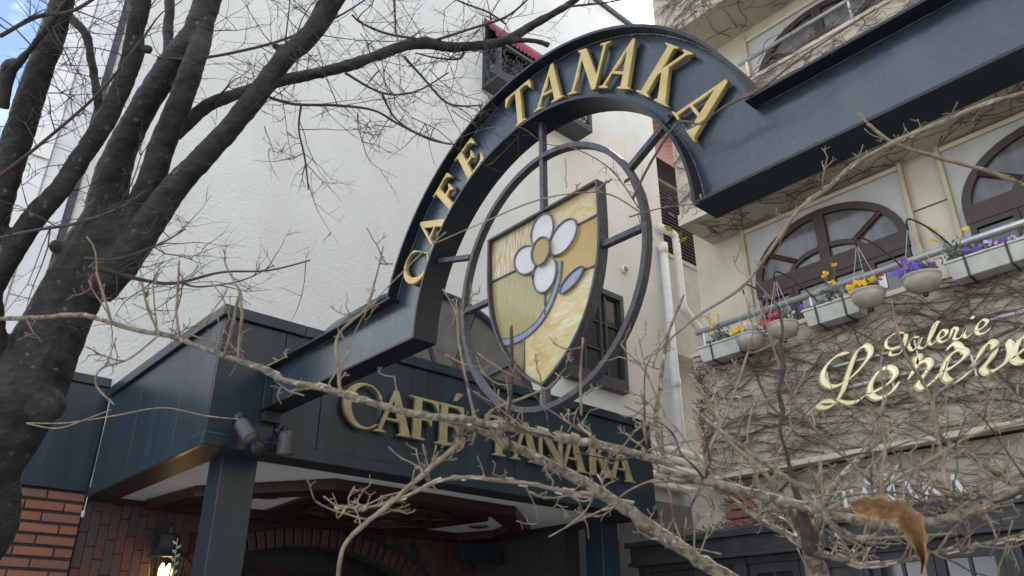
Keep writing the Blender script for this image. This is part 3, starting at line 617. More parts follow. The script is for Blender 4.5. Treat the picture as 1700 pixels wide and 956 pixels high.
def glassmat(name, c1, c2, kind, rough=.12):
    m = bpy.data.materials.new(name); m.use_nodes = True; t_ = m.node_tree; b = t_.nodes['Principled BSDF']; b.inputs['Roughness'].default_value = rough; b.inputs['Coat Weight'].default_value = .3; b.inputs['Coat Roughness'].default_value = .04
    tcn = t_.nodes.new('ShaderNodeTexCoord'); mpn = t_.nodes.new('ShaderNodeMapping'); nn = t_.nodes.new('ShaderNodeTexNoise'); r = t_.nodes.new('ShaderNodeValToRGB')
    if kind == 'streak': mpn.inputs['Scale'].default_value = (1, 60, 7); nn.inputs['Scale'].default_value = 1.6; nn.inputs['Detail'].default_value = 4; r.color_ramp.elements[0].position, r.color_ramp.elements[1].position = .38, .62
    elif kind == 'swirl': mpn.inputs['Rotation'].default_value = (R(18), 0, 0); mpn.inputs['Scale'].default_value = (1, 4.5, 13); nn.inputs['Scale'].default_value = 1.2; nn.inputs['Detail'].default_value = 5; nn.inputs['Distortion'].default_value = 2.2; r.color_ramp.elements[0].position, r.color_ramp.elements[1].position = .34, .66
    else: nn.inputs['Scale'].default_value = 45; nn.inputs['Detail'].default_value = 2; r.color_ramp.elements[0].position, r.color_ramp.elements[1].position = .3, .7
    r.color_ramp.elements[0].color = (*c1, 1); r.color_ramp.elements[1].color = (*c2, 1)
    t_.links.new(tcn.outputs['Object'], mpn.inputs[0]); t_.links.new(mpn.outputs[0], nn.inputs[0]); t_.links.new(nn.outputs[0], r.inputs[0]); t_.links.new(r.outputs[0], b.inputs['Base Color'])
    q = t_.nodes.new('ShaderNodeBump'); q.inputs['Strength'].default_value = .3; q.inputs['Distance'].default_value = .0015; t_.links.new(nn.outputs[0], q.inputs['Height']); t_.links.new(q.outputs[0], b.inputs['Normal'])
    tr = t_.nodes.new('ShaderNodeBsdfTranslucent'); t_.links.new(r.outputs[0], tr.inputs[0]); ms = t_.nodes.new('ShaderNodeMixShader'); ms.inputs[0].default_value = .5
    o_ = t_.nodes['Material Output']; t_.links.new(b.outputs[0], ms.inputs[1]); t_.links.new(tr.outputs[0], ms.inputs[2]); t_.links.new(ms.outputs[0], o_.inputs[0]); return m
G1 = glassmat('streaked clear amber glass', (.68, .52, .22), (.90, .86, .70), 'streak'); G2 = glassmat('swirled yellow glass', (.80, .65, .25), (.93, .89, .70), 'swirl')
G3 = glassmat('plain amber glass', (.68, .51, .19), (.74, .56, .22), 'grain'); G4 = glassmat('streaked olive glass', (.56, .50, .22), (.64, .60, .31), 'streak')
G6 = glassmat('smoky brown glass', (.42, .36, .20), (.50, .43, .28), 'grain'); GW = glassmat('white flower glass', (.88, .90, .92), (.95, .96, .96), 'grain', .06); GB = glassmat('pale blue glass', (.42, .48, .66), (.55, .60, .74), 'grain', .08)
ct = [p for p in so]
rt = [p for p in so if p[0] < 2.588]; lf = [p for p in so if p[0] > 2.588]
right_low = [p for p in so[:so.index(min(so, key=lambda p: p[1]))+1] if p[1] < 3.30]
left_low = [p for p in lf if p[1] < 2.875]
panes = [
 (G1, [(3.01,3.75),(2.60,3.75),(2.60,3.49),(3.01,3.49)]),
 (G2, [(2.597,3.75),(2.165,3.75),(2.165,3.57),(2.597,3.57)]),
 (G3, [(2.597,3.567),(2.165,3.567),(2.19,3.303),(2.474,3.303),(2.463,3.417),(2.50,3.45),(2.597,3.487)]),
 (G4, [(3.01,3.487),(2.60,3.487),(2.503,3.447),(2.466,3.417),(2.487,3.29),(2.61,3.133),(2.75,3.083),(2.905,3.09),(2.97,3.25),(3.01,3.45)]),
 (G2, [(2.475,3.30),(2.19,3.30)]+right_low+[(2.70,2.842),(2.735,2.875),(2.735,3.08),(2.608,3.128),(2.484,3.285)]),
 (G6, [(2.74,3.08),(2.74,2.88),(2.81,2.95),(2.90,3.08)]),
]
for m, poly in panes: MB().prism(poly, lambda a, b: (RX-.004, a, b), lambda a, b: (RX+.004, a, b)).build('glass_pane', m, shp)
LEAD = mat('lead came', (.10, .102, .11), .45, (.17, .175, .185), 30)
def came(pts, r=.006, closed=False):
    q = [(RX-.008, a, b) for a, b in pts]
    if closed: q = q+[q[0], q[1]]
    MB().tube(q, r, 6, cap=not closed).build('lead_came', LEAD, shp, True)
came([(3.0,3.49),(2.80,3.488)]); came([(2.345,3.57),(2.175,3.572)]); came([(2.315,3.302),(2.195,3.298)]); came([(2.738,3.07),(2.738,2.875)]); came([(2.575,3.30),(2.575,3.15)])
def petal(cy, cz, ry, rz, rot, m, d=.004, nm='flower_petal'):
    pts = []
    for i in range(28):
        a = 2*math.pi*i/28; u, w = ry*math.cos(a), rz*math.sin(a); pts.append((cy+u*math.cos(rot)-w*math.sin(rot), cz+u*math.sin(rot)+w*math.cos(rot)))
    MB().prism(pts, lambda a, b: (RX-.010-d, a, b), lambda a, b: (RX-.0045, a, b)).build(nm, m, shp)
    q = [(RX-.013-d, a, b) for a, b in pts]; q = q+[q[0], q[1]]
    MB().tube(q, .006, 6, cap=False).build('lead_came', LEAD, shp, True)
petal(2.578, 3.637, .086, .105, 0, GW); petal(2.425, 3.537, .082, .108, R(58)*1, GW); petal(2.705, 3.512, .080, .105, R(-55)*1, GW); petal(2.567, 3.378, .088, .105, 0, GW)
petal(2.577, 3.510, .068, .080, 0, G3, .020, 'flower_centre')
# stem band and leaf
stp = spline([(2.462,3.41),(2.468,3.35),(2.487,3.285),(2.54,3.20),(2.61,3.132),(2.68,3.10),(2.76,3.083),(2.85,3.085),(2.925,3.10)], 4)
stw = [.013+.007*(i/len(stp)) for i in range(len(stp))]
la, lb = [], []
for i, (a, b) in enumerate(stp):
    p0, p1 = stp[max(i-1, 0)], stp[min(i+1, len(stp)-1)]; d = Vector((p1[0]-p0[0], p1[1]-p0[1])).normalized(); nn_ = (-d.y*stw[i], d.x*stw[i]); la.append((a+nn_[0], b+nn_[1])); lb.append((a-nn_[0], b-nn_[1]))
MB().strip([(RX-.011, *p) for p in la], [(RX-.0045, *p) for p in la], [(RX-.0045, *p) for p in lb], [(RX-.011, *p) for p in lb]).build('flower_stem', GB, shp)
came(la, .0065); came(lb, .0065)
petal(2.375, 3.272, .092, .036, R(-26), GB, .006, 'flower_leaf')

# ------------------------------------------------------------------ ivy building on the right
XP, XN = 8.20, 9.0
ib = empty('ivy_building', (XP, 2, 0), 'beige building with arched brown windows, ivy stems and flower balcony on the right', 'building')
YE = 5.60; YN = -3.5
def side(name, x0, x1, y0, y1, z0, z1, m, bevel=0, parent=ib): return MB().box(x0, x1, y0, y1, z0, z1).build(name, m, parent, bevel=bevel)
side('balcony_parapet', XP, XP+.12, YN, YE, 3.55, 5.12, BEIGE, .01)
side('parapet_coping', XP-.02, XP+.15, YN, YE+.01, 5.12, 5.18, BEIGE2, .006)
side('balcony_floor', XP+.002, XN, YN, YE-.02, 3.56, 3.75, BEIGE2)
side('parapet_ledge', XP-.06, XP+.1, YN, YE, 3.49, 3.549, BEIGE2, .006)
side('lower_wall', XP+.22, XP+.40, YN, YE+.4, 2.7, 3.489, BEIGE)
side('facade_wall', XN, XN+.3, YN, YE+.3, 3.76, 13.5, BEIGE2)
side('upper_balcony_slab', XP-.02, XN-.001, YN, YE-.02, 7.12, 7.30, BEIGE2)
side('upper_parapet', XP, XP+.12, YN, YE-.04, 7.30, 8.86, BEIGE, .01)
side('upper_coping', XP-.02, XP+.15, YN, YE-.03, 8.86, 8.92, BEIGE2, .006)
side('top_balcony_slab', XP-.02, XN-.001, YN, YE+.05, 10.55, 10.75, BEIGE)
side('top_parapet', XP, XP+.12, YN, YE+.05, 10.75, 13.4, BEIGE, .01)
side('rear_volume', XN+.301, 20, YN, YE+.3, 0, 13.5, BEIGE2)
# pilaster strips and recessed window panels
def arch_window(yc, hw, zs, rise, zbot, level):
    y0, y1 = yc-hw-.08, yc+hw+.08
    ztop = zs+rise+.16
    # pale spandrel panel around the arch
    arc = [(yc+(hw)*math.cos(math.pi*i/24), zs+rise*math.sin(math.pi*i/24)) for i in range(25)]
    poly = [(y1, zbot), (y1, ztop), (y0, ztop), (y0, zbot), (yc-hw, zbot)]+list(reversed(arc))+[(yc+hw, zbot)]
    MB().prism(poly, lambda a, b: (XN-.05, a, b), lambda a, b: (XN-.002, a, b)).build('window_panel', SPANDREL, ib)
    side('batten', XN-.11, XN-.052, y0-.05, y0, zbot, 7.115 if level == 0 else ztop+.1, BATTEN, .004); side('batten', XN-.11, XN-.052, y1, y1+.05, zbot, 7.115 if level == 0 else ztop+.1, BATTEN, .004)
    side('window_head', XN-.09, XN-.051, y0, y1, ztop-.06, ztop+.0, BEIGE2, .004)
    wn_ = empty('window', (XN, yc, zs)); wn_.parent = ib; wn_.matrix_parent_inverse = Matrix.Translation(-world_loc(ib))
    def st(nm, mb, m): return mb.build(nm, m, wn_, bevel=0)
    def ar(r, x): return [(x, yc+(hw-r)*math.cos(math.pi*i/24), zs+(rise-r)*math.sin(math.pi*i/24)) for i in range(25)]
    xa, xb = XN-.085, XN-.02
    st('arch_frame', MB().strip(ar(-.012, xa), ar(-.012, xb), ar(.085, xb), ar(.085, xa)), WOODF)
    st('inner_arch', MB().strip(ar(.50, xa+.01), ar(.50, xb), ar(.57, xb), ar(.57, xa+.01)) if rise > .6 else MB().strip(ar(.36, xa+.01), ar(.36, xb), ar(.42, xb), ar(.42, xa+.01)), WOODF)
    st('transom', MB().box(xa-.01, xb, yc-hw-.012, yc+hw+.012, zs-.20, zs+.02), WOODF)
    st('mullion', MB().box(xa-.004, xb+.001, yc-.07, yc+.07, zs+.021, zs+rise-.06), WOODF)
    for sgn in (-1, 1):
        for deg in (35, 68)[:1]:
            t_ = R(deg); p = Vector((xa+.02, yc+sgn*(hw-.54)*math.cos(t_), zs+(rise-.54)*math.sin(t_)+.02)); q = Vector((xa+.02, yc+sgn*(hw-.06)*math.cos(t_), zs+(rise-.06)*math.sin(t_)))
            st('fan_bar', MB().tube([p, q], .036, 6), WOODF)
    gp_ = [(a[1], a[2]) for a in ar(.05, 0)]
    half = len(gp_)//2
    st('pane', MB().prism(gp_[:half+1]+[(yc, zs)], lambda a, b: (xb-.02, a, b), lambda a, b: (xb-.012, a, b)), CURTAIN); st('pane', MB().prism(gp_[half:]+[(yc, zs)], lambda a, b: (xb-.02, a, b), lambda a, b: (xb-.012, a, b)), CURTAIN)
    # casements below
    for k in range(4):
        a0 = yc-hw+k*hw/2; a1 = a0+hw/2
        fm_ = MB().box(xa, xb, a0+.004, a0+.07, zbot, zs-.201).box(xa, xb, a1-.07, a1-.004, zbot, zs-.201).box(xa, xb, a0+.07, a1-.07, zs-.27, zs-.201)
        st('casement_frame', fm_, WOODF); st('pane', MB().box(xb-.03, xb-.022, a0+.06, a1-.06, zbot, zs-.21), CURTAIN if k in (1, 2) else GLASSD)
    if level == 0:
        st('notice', MB().box(xb-.045, xb-.04, yc-hw+.35, yc-hw+.75, zs-.62, zs-.36), PAPERW)
        st('notice', MB().box(xb-.05, xb-.046, yc-hw+.36, yc-hw+.50, zs-.46, zs-.37), PAPERR)
for yc in (3.90, 1.20, -1.5): arch_window(yc, 1.02, 6.18, .74, 3.76, 0)
for yc in (3.35, .65, -2.05): arch_window(yc, 1.05, 9.35, .80, 7.31, 1)
for y in (2.55, -.15): side('wall_joint', XN-.006, XN-.003, y-.34, y+.34, 6.42, 6.436, MORTAR)
# railings
def rail(y0, y1, z, x, r=.034):
    rl = MB().tube([(x, y0, z), (x, y1, z)], r, 12).build('balcony_rail', RAIL, ib, True)
    y = y1-.12
    while y > y0:
        MB().tube([(x, y, z-.3), (x, y, z-.02)], .018, 8).build('rail_post', WHITEP, rl, True); y -= 1.52
rail(YN, YE-.1, 5.45, XP-.0, .04); rail(YN, 4.30, 9.27, XP+.03, .03)
MB().tube([(XP-.02, YN, 4.56), (XP-.02, 2.1, 4.56)], .022, 8).build('sign_rail', WHITEP, ib, True)
MB().tube([(XP-.03, YN, 4.23), (XP-.03, 3.75, 4.23)], .02, 8).build('sign_rail', WHITEP, ib, True)
MB().tube([(XP-.03, 2.9, 4.50), (XP-.03, 3.75, 4.50)], .016, 8).build('sign_rail', WHITEP, ib, True)
# shopfront
sf2 = empty('shopfront', (8.1, 3, 0), 'charcoal timber shopfront with glazed doors under the ivy building', 'shopfront')
def sbx(name, x0, x1, y0, y1, z0, z1, m, bevel=0, parent=None): return MB().box(x0, x1, y0, y1, z0, z1).build(name, m, parent or sf2, bevel=bevel)
MB().prism([(8.0, 2.80), (8.0, 2.865), (8.04, 2.90), (8.415, 2.93), (8.415, 2.80)], lambda a, b: (a, YN, b), lambda a, b: (a, 6.80, b)).build('cornice', SHOP, sf2)
sbx('fascia_board', 8.06, 8.415, YN, 6.76, 2.62, 2.797, SHOP, .006); sbx('fascia_lip', 8.03, 8.30, YN, 6.78, 2.575, 2.618, SHOP, .006)
sbx('back_wall', 8.36, 8.42, YN, 6.76, 0, 2.57, BLACKP)
y = 6.70; k = 0
while y > YN+1:
    sbx('pilaster', 8.13, 8.355, y-.16, y, 0, 2.572, SHOP, .006); sbx('pilaster_rib', 8.115, 8.129, y-.11, y-.05, 0, 2.55, SHOP, .003)
    for j in range(2):
        y1 = y-.16-j*.62; y0 = y1-.62
        MB().box(8.20, 8.26, y0+.005, y0+.09, 0, 2.5).box(8.20, 8.26, y1-.09, y1-.005, 0, 2.5).box(8.20, 8.26, y0+.09, y1-.09, 2.40, 2.5).box(8.20, 8.26, y0+.09, y1-.09, 1.0, 1.1).build('door_frame', SHOP, sf2)
        ym = (y0+y1)/2
        sbx('glazing_bar', 8.215, 8.25, ym-.015, ym+.015, 1.1, 2.40, SHOP)
        sbx('pane', 8.235, 8.24, y0+.085, ym-.016, 1.1, 2.41, GLASSD); sbx('pane', 8.235, 8.24, ym+.016, y1-.085, 1.1, 2.41, GLASSD)
    sbx('head_rail', 8.16, 8.355, y-1.40, y-.16, 2.502, 2.572, SHOP)
    y -= 1.40; k += 1
# brick corner scrap beside the downpipe
bs = empty('brick_stub', (9.2, 5.9, 2.9), 'short brick stub, shade put into its dark colour, at the corner between shopfront roof and ivy building', 'brick pier')
c = ON(1228, 830, 0, 8.3)
for r_ in range(5):
    link('brick', bfull, TILE, bs, Matrix.Translation((8.35, c.y+(.05 if r_ % 2 else 0), 2.98+.1*r_)) @ Matrix.Rotation(R(90), 4, 'Z'))  # dark tile material chosen to put the corner's shade into the colour
# script lettering traced onto the wall, a pen stroke per letter
def zpx(a, b): return (1340+a/2.517, 480+b/2.517)
def pen(strokes, xpl, wmin, wmax, m, parent, thick=.02, name='letter'):
    mb = MB()
    for si_, stx in enumerate(strokes):
        pts = spline([zpx(*q) for q in stx], 7); W = [ON(u, v, 0, xpl) for u, v in pts]; n_ = len(W); vs = []; fs = []; SG = 8
        for i in range(n_):
            d = (W[min(i+1, n_-1)]-W[max(i-1, 0)]); d = d.normalized() if d.length > 1e-9 else Vector((0, 1, 0))
            ang = math.atan2(d.z, -d.y); wv = wmin+(wmax-wmin)*abs(math.sin(ang-R(25)))**1.3
            e = min(i, n_-1-i)/4; wv *= .35+.65*min(1, e)
            s_ = Vector((0, -d.z, d.y))
            for k_ in range(SG):
                q_ = 2*math.pi*k_/SG+math.pi/8; vs.append(W[i]+s_*(wv*.5*max(-1, min(1, 1.15*math.cos(q_))))+Vector((-1, 0, 0))*(thick*max(-1, min(1, 1.3*math.sin(q_)))+si_*.0015))
        for i in range(n_-1):
            for k_ in range(SG): fs.append((i*SG+k_, i*SG+(k_+1) % SG, (i+1)*SG+(k_+1) % SG, (i+1)*SG+k_))
        fs += [tuple(range(SG)), tuple(range((n_-1)*SG, n_*SG))]; mb.add(vs, fs)
    return mb.build(name, m, parent, smooth=False)
gs = empty('gallery_sign', (XP-.08, 3, 4.3), 'polished gold script sign reading Galerie Le rêve on the ivy wall', 'sign')
SX = XP-.085
LER = [
 [[(178,265),(120,283),(72,335),(66,385),(100,408),(150,393),(205,350),(252,292),(262,255),(238,240),(203,270),(175,340),(148,425),(115,478),(78,497),(46,492),(62,474),(110,470),(160,478),(205,470),(242,446)]],
 [[(242,446),(300,420),(350,385),(367,352),(342,330),(300,345),(265,400),(266,442),(300,456),(350,432),(388,385)]],
 [[(422,378),(452,330),(468,288),(458,286),(466,308),(500,300),(512,322),(482,370),(464,402),(488,413),(530,382),(560,345)]],
 [[(560,345),(600,330),(650,292),(662,266),(632,255),(592,285),(570,340),(580,376),(620,386),(670,352),(705,298)], [(582,257),(612,232),(658,250)]],
 [[(705,298),(738,246),(762,225),(784,235),(772,282),(738,330),(754,348),(790,336),(832,302),(852,252),(843,210)]],
 [[(845,300),(890,265),(926,228),(920,200),(890,213),(865,260),(870,296),(905,302),(945,270)]]]
for s_ in LER: pen(s_, SX, .026, .098, BRASS, gs, .008)
GAL = [
 [[(408,184),(372,184),(336,210),(330,240),(358,248),(400,226),(412,188),(412,222),(390,266),(350,276),(354,256),(402,240)]],
 [[(470,200),(440,206),(424,236),(440,256),(464,236),(476,200),(464,240),(485,246),(507,226)]],
 [[(507,226),(536,162),(546,138),(530,150),(508,212),(520,232),(546,210)]],
 [[(546,210),(575,196),(582,176),(562,175),(546,206),(564,222),(596,205)]],
 [[(596,205),(610,165),(626,170),(614,206),(634,207),(652,190)]],
 [[(652,190),(666,156),(654,190),(668,202),(692,182)], [(682,122),(690,118),(692,126)]],
 [[(696,178),(736,160),(752,136),(732,130),(708,160),(714,187),(745,182),(768,160)]]]
for s_ in GAL: pen(s_, SX, .014, .050, BRASS, gs, .008)
for (a, b) in ((90, 395), (460, 265), (360, 400), (700, 330)):
    p = ON(*zpx(a, b), 0, XP-.06); MB().tube([(XP-.002, p.y, p.z-.08), (XP-.06, p.y, p.z-.08), (XP-.06, p.y, p.z+.14)], .012, 6).build('standoff', WHITEP, gs)
cs = empty('cafe_sign', (XP+.12, 3.2, 3.1), 'white letters reading Café TANAKA behind branches above the shopfront', 'sign')
CF = [[[(292,742),(268,733),(242,770),(246,806),(270,812),(298,795)]], [[(332,770),(302,780),(300,800),(324,788),(332,770),(326,800),(346,796)]], [[(346,796),(376,742),(366,750),(346,836),(338,834),(366,800)]], [[(370,795),(405,782),(400,768),(376,785),(385,802),(412,790)], [(392,757),(406,745)]]]
WHL = mat('white sign letters', (.78, .78, .76), .5)
for s_ in CF: pen(s_, XP+.15, .012, .030, WHL, cs, .012)
b0 = ON(1403, 848, 0, XP+.17); b1 = ON(1590, 806, 0, XP+.17)
for i, ch in enumerate('TANAKA'):
    t_ = i/5; p = b0.lerp(b1, t_*.96+.02); letter(ch, (XP+.17, p.y, 2.975), .24, .21, .02, WHL, cs, SIDE, bev=.0045)

# ------------------------------------------------------------------ planters and hanging bowls
random.seed(21)
def leafblob(mb, c, sx, sy, sz, n, l):
    for i in range(n):
        p = Vector((c[0]+random.gauss(0, sx), c[1]+random.gauss(0, sy), c[2]+abs(random.gauss(0, sz)))); d = Vector((random.uniform(-1, 1), random.uniform(-1, 1), random.uniform(-.1, 1))).normalized()
        s_ = d.cross(Vector((random.uniform(-1, 1), random.uniform(-1, 1), random.uniform(-1, 1)))).normalized()*l*.28
        mb.add([p, p+d*l*.5+s_, p+d*l, p+d*l*.5-s_], [(0, 1, 2, 3)])
def blooms(mb, c, sx, sy, sz, n, r):
    for i in range(n):
        p = Vector((c[0]+random.gauss(0, sx), c[1]+random.gauss(0, sy), c[2]+random.uniform(0, sz))); nrm = Vector((-1, random.uniform(-.6, .6), random.uniform(-.5, .5))).normalized(); u = nrm.cross(Vector((0, 0, 1))).normalized(); w = nrm.cross(u)
        for k in range(5):
            a = 2*math.pi*k/5+random.uniform(-.2, .2); q = p+(u*math.cos(a)+w*math.sin(a))*r*.62
            mb.add([q+(u*math.cos(t_)+w*math.sin(t_))*r*.55+nrm*random.uniform(0, .006) for t_ in [R(60*i_) for i_ in range(6)]], [(0, 1, 2, 3, 4, 5)])
def planter(y, z, ln_, label, fl_):
    t_ = empty('trough_planter', (XP-.14, y, z), label, 'planter', 'trough planters on the balcony'); x0, x1 = XP-.27, XP-.03; h = ln_/2
    m = MB().add([(x0+.03, y-h+.03, z), (x1-.02, y-h+.03, z), (x1-.02, y+h-.03, z), (x0+.03, y+h-.03, z), (x0, y-h, z+.18), (x1, y-h, z+.18), (x1, y+h, z+.18), (x0, y+h, z+.18), (x0+.02, y-h+.02, z+.16), (x1-.02, y-h+.02, z+.16), (x1-.02, y+h-.02, z+.16), (x0+.02, y+h-.02, z+.16)],
        [(0,3,2,1),(0,1,5,4),(1,2,6,5),(2,3,7,6),(3,0,4,7),(4,5,9,8),(5,6,10,9),(6,7,11,10),(7,4,8,11),(8,9,10,11)])
    m.build('trough', TROUGH, t_, bevel=.008)
    MB().box(x0-.012, x1, y-h-.012, y+h+.012, z+.1805, z+.205).build('rim', TROUGH, t_, bevel=.005)
    for s_ in (-.5, .5): MB().tube([(x1+.02, y+s_*h, z+.22), (x0-.015, y+s_*h, z+.20), (x0+.012, y+s_*h, z-.01), (x1+.02, y+s_*h, z-.02)], .011, 6).build('bracket', BLACKP, t_)
    g_ = MB(); leafblob(g_, (XP-.15, y, z+.18), .06, h*.5, .035, 170, .06); tag(g_.build('foliage', GREEN, t_), kind='stuff')
    for (mt, dy, n_, r_, zz) in fl_:
        b_ = MB(); blooms(b_, (XP-.19, y+dy*h, z+.22), .05, h*.24, .05, int(n_*1.7), r_*.55); tag(b_.build('flowers', mt, t_), kind='stuff')
    return t_
p1_ = planter(4.92, 4.92, .80, 'white trough planter with violet and yellow flowers farthest along the balcony', [(FV, -.1, 9, .035, 0), (FY, -.7, 9, .04, 0), (FL, -.4, 6, .03, 0)])
p2_ = planter(3.53, 4.96, .66, 'white trough planter with silvery shrub in the middle of the balcony', [(FV, .6, 9, .035, 0), (FL, -.1, 7, .035, 0), (FY, -.6, 6, .03, 0)])
p3_ = planter(1.90, 4.98, .76, 'white trough planter packed with violet and lilac flowers nearest the right edge', [(FV, .1, 16, .045, 0), (FL, -.5, 18, .042, 0), (FV, -.7, 8, .04, 0)])
for t_, y, z in ((p2_, 3.50, 5.18), (p3_, 2.16, 5.22), (p1_, 5.05, 5.13)):
    g_ = MB(); leafblob(g_, (XP-.13, y, z), .05, .07, .08, 200, .06); tag(g_.build('silvery_shrub', GREENS, t_), kind='stuff')
    s_ = MB(); fl_ = MB()
    for i in range(6):
        q = Vector((XP-.13+random.uniform(-.1, .05), y+random.uniform(-.15, .25), z+random.uniform(.15, .42))); s_.tube([(XP-.13, y, z), ((XP-.13+q.x)/2, (y+q.y)/2+.02, (z+q.z)/2+.03), q], .004, 4); blooms(fl_, q, .01, .012, .02, 2, .02)
    s_.build('flower_stem', GREENS, t_); tag(fl_.build('yellow_flowers', FY, t_), kind='stuff')
def bowl(y, z, r, label, fl_):
    x = XP-.42; t_ = empty('hanging_bowl', (x, y, z), label, 'hanging bowl', 'hanging flower bowls on the balcony')
    MB().lathe([(.02, -.165), (.055*r/.17, -.150), (.12*r/.17, -.125), (.162*r/.17, -.075), (.176*r/.17, -.02), (.168*r/.17, -.01), (.182*r/.17, 0), (.182*r/.17, .022), (.165*r/.17, .022), (.15*r/.17, -.01)], (x, y, z), 28).build('bowl', POT, t_, True)
    MB().lathe([(.022, .012), (.03, 0), (.026, -.03), (.012, -.04)], (x, y, z-.165), 10).build('drain_knob', BLACKP, t_, True)
    top_ = Vector((x+.03, y+.02, z+.62))
    for k in range(3):
        a = R(120*k+20); MB().tube([(x+r*.98*math.cos(a), y+r*.98*math.sin(a), z+.02), top_], .0035, 5).build('hanger_wire', WIREW, t_)
    MB().tube(spline([tuple(top_-Vector((0, 0, .04))), (x-.02, y+.0, z+.66), (x+.06, y-.03, z+.70), (x+.22, y-.16, z+.56), (XP-.01, y-.33, z+.22), (XP-.01, y-.36, z+.02)], 5), .010, 8).build('hook_arm', BLACKP, t_, True)
    g_ = MB(); leafblob(g_, (x, y, z+.02), r*.4, r*.4, .05, 70, .06); tag(g_.build('foliage', GREEN, t_), kind='stuff')
    for (mt, dy, n_, r_) in fl_:
        b_ = MB(); blooms(b_, (x-.06, y+dy, z+.04), r*.38, r*.42, .10, int(n_*1.6), r_*.66); tag(b_.build('flowers', mt, t_), kind='stuff')
def by_(u, v): q = ON(u, v, 0, XP-.42); return q.y, q.z
for (u, v, r, lab, f_) in ((1246, 560, .165, 'stone coloured hanging bowl with yellow and lilac flowers, farthest of four', [(FY, .1, 8, .04), (FL, -.05, 10, .035)]),
      (1300, 541, .165, 'hanging bowl with red flowers, second from the downpipe', [(FR, .1, 14, .05), (FL, -.08, 4, .03)]),
      (1441, 488, .165, 'hanging bowl full of bright yellow flowers beside the middle trough', [(FY, 0, 20, .045)]),
      (1530, 462, .175, 'hanging bowl with dark purple flowers left of the nearest trough', [(FV, .12, 9, .045), (FV, -.05, 9, .05)])):
    y, z = by_(u, v); bowl(y, z, r, lab, f_)

# ------------------------------------------------------------------ ivy stems
random.seed(31)
def ivy(name, label, x, y0, y1, z0, z1, n, rr, m, slope=.12, leaf=None):
    mb = MB()
    for i in range(n):
        y, z = random.uniform(y0, y1), random.uniform(z0, z1); a = random.gauss(0, .30)+slope
        if random.random() < .5: a += math.pi
        if random.random() < .16: a = random.uniform(0, 6.28)
        r0 = random.choice(rr); L_ = random.randint(8, 34); pts = []; st_ = .06; wob = random.uniform(.05, .22); cv = random.gauss(0, .03)
        for k in range(L_):
            if not (y0 < y < y1 and z0 < z < z1): break
            pts.append((x-random.uniform(.003, .012)-r0-.02*abs(math.sin(k*.4+i)), y, z)); y += st_*math.cos(a); z += st_*math.sin(a); a += random.gauss(0, wob)+cv
        if len(pts) > 2:
            mb.tube(pts, [r0*(1-.75*k/len(pts)) for k in range(len(pts))], 4, cap=False)
            for q in range(random.randint(0, 3)):
                k = random.randint(1, len(pts)-1); yy, zz = pts[k][1:]; aa = a+random.choice((-1, 1))*random.uniform(.5, 1.4); pp = []
                for j in range(random.randint(3, 7)): pp.append((x-r0-random.uniform(.004, .03), yy, min(max(zz, z0), z1))); yy += .04*math.cos(aa); zz += .04*math.sin(aa); aa += random.gauss(0, .35)
                mb.tube(pp, [.0032*(1-.6*j/len(pp)) for j in range(len(pp))], 3, cap=False)
    o = mb.build(name, m, None, True); tag(o, label, 'ivy', kind='stuff'); return o
ivy('ivy_stems', 'dense bare ivy stems covering the beige balcony wall around the gold sign', XP-.005, YN+2, YE, 3.52, 5.12, 620, (.0025, .003, .004, .004, .005, .010), VINE)
ivy('ivy_stems', 'pale bare ivy tendrils crossing the balcony wall behind the gold sign', XP-.03, YN+2, YE, 3.5, 5.0, 220, (.003, .004, .005), VINEL)
ivy('ivy_stems', 'bare ivy stems over the upper balcony wall above the arch beam', XP-.005, YN+2, YE-.06, 7.2, 8.85, 560, (.003, .004, .007), VINE)
ivy('ivy_stems', 'tangled bare ivy stems on the topmost balcony wall', XP-.005, YN+2, YE, 10.5, 12.5, 700, (.003, .005, .010), VINE)
ivy('ivy_stems', 'sparse ivy tendrils on the low wall behind the white letters', XP+.215, YN+2, YE, 2.95, 3.48, 120, (.004, .006), VINEL)
mb = MB()
for i in range(150):                                      # stems under the balcony soffits and over the top coping
    y = random.uniform(-1, YE-.1); x = random.uniform(XP, XN-.1); a = random.uniform(0, 6.28); z = random.choice((7.12, 7.12, 10.55)); pts = []
    for k in range(12):
        if not (XP < x < XN-.05 and -1.5 < y < YE-.05): break
        pts.append((x, y, z-.012-random.uniform(0, .02))); x += .08*math.cos(a); y += .08*math.sin(a); a += random.gauss(0, .3)
    if len(pts) > 2: mb.tube(pts, [.009*(1-.7*k/len(pts)) for k in range(len(pts))], 4, cap=False)
for i in range(110):
    y = random.uniform(0, 4.6); z = random.uniform(8.84, 9.0); x = XP+random.uniform(-.12, .1); a = random.choice((0, math.pi))+random.gauss(0, .5); pts = []
    for k in range(10): pts.append((x, y, z)); y += .09*math.cos(a); z += .05*math.sin(a); x += random.gauss(0, .02); a += random.gauss(0, .45)
    mb.tube(pts, [.008*(1-.7*k/10) for k in range(10)], 4, cap=False)
tag(mb.build('ivy_stems', VINE, None, True), 'loose ivy stems on the balcony undersides and along the upper rail', 'ivy', kind='stuff')
mb = MB()
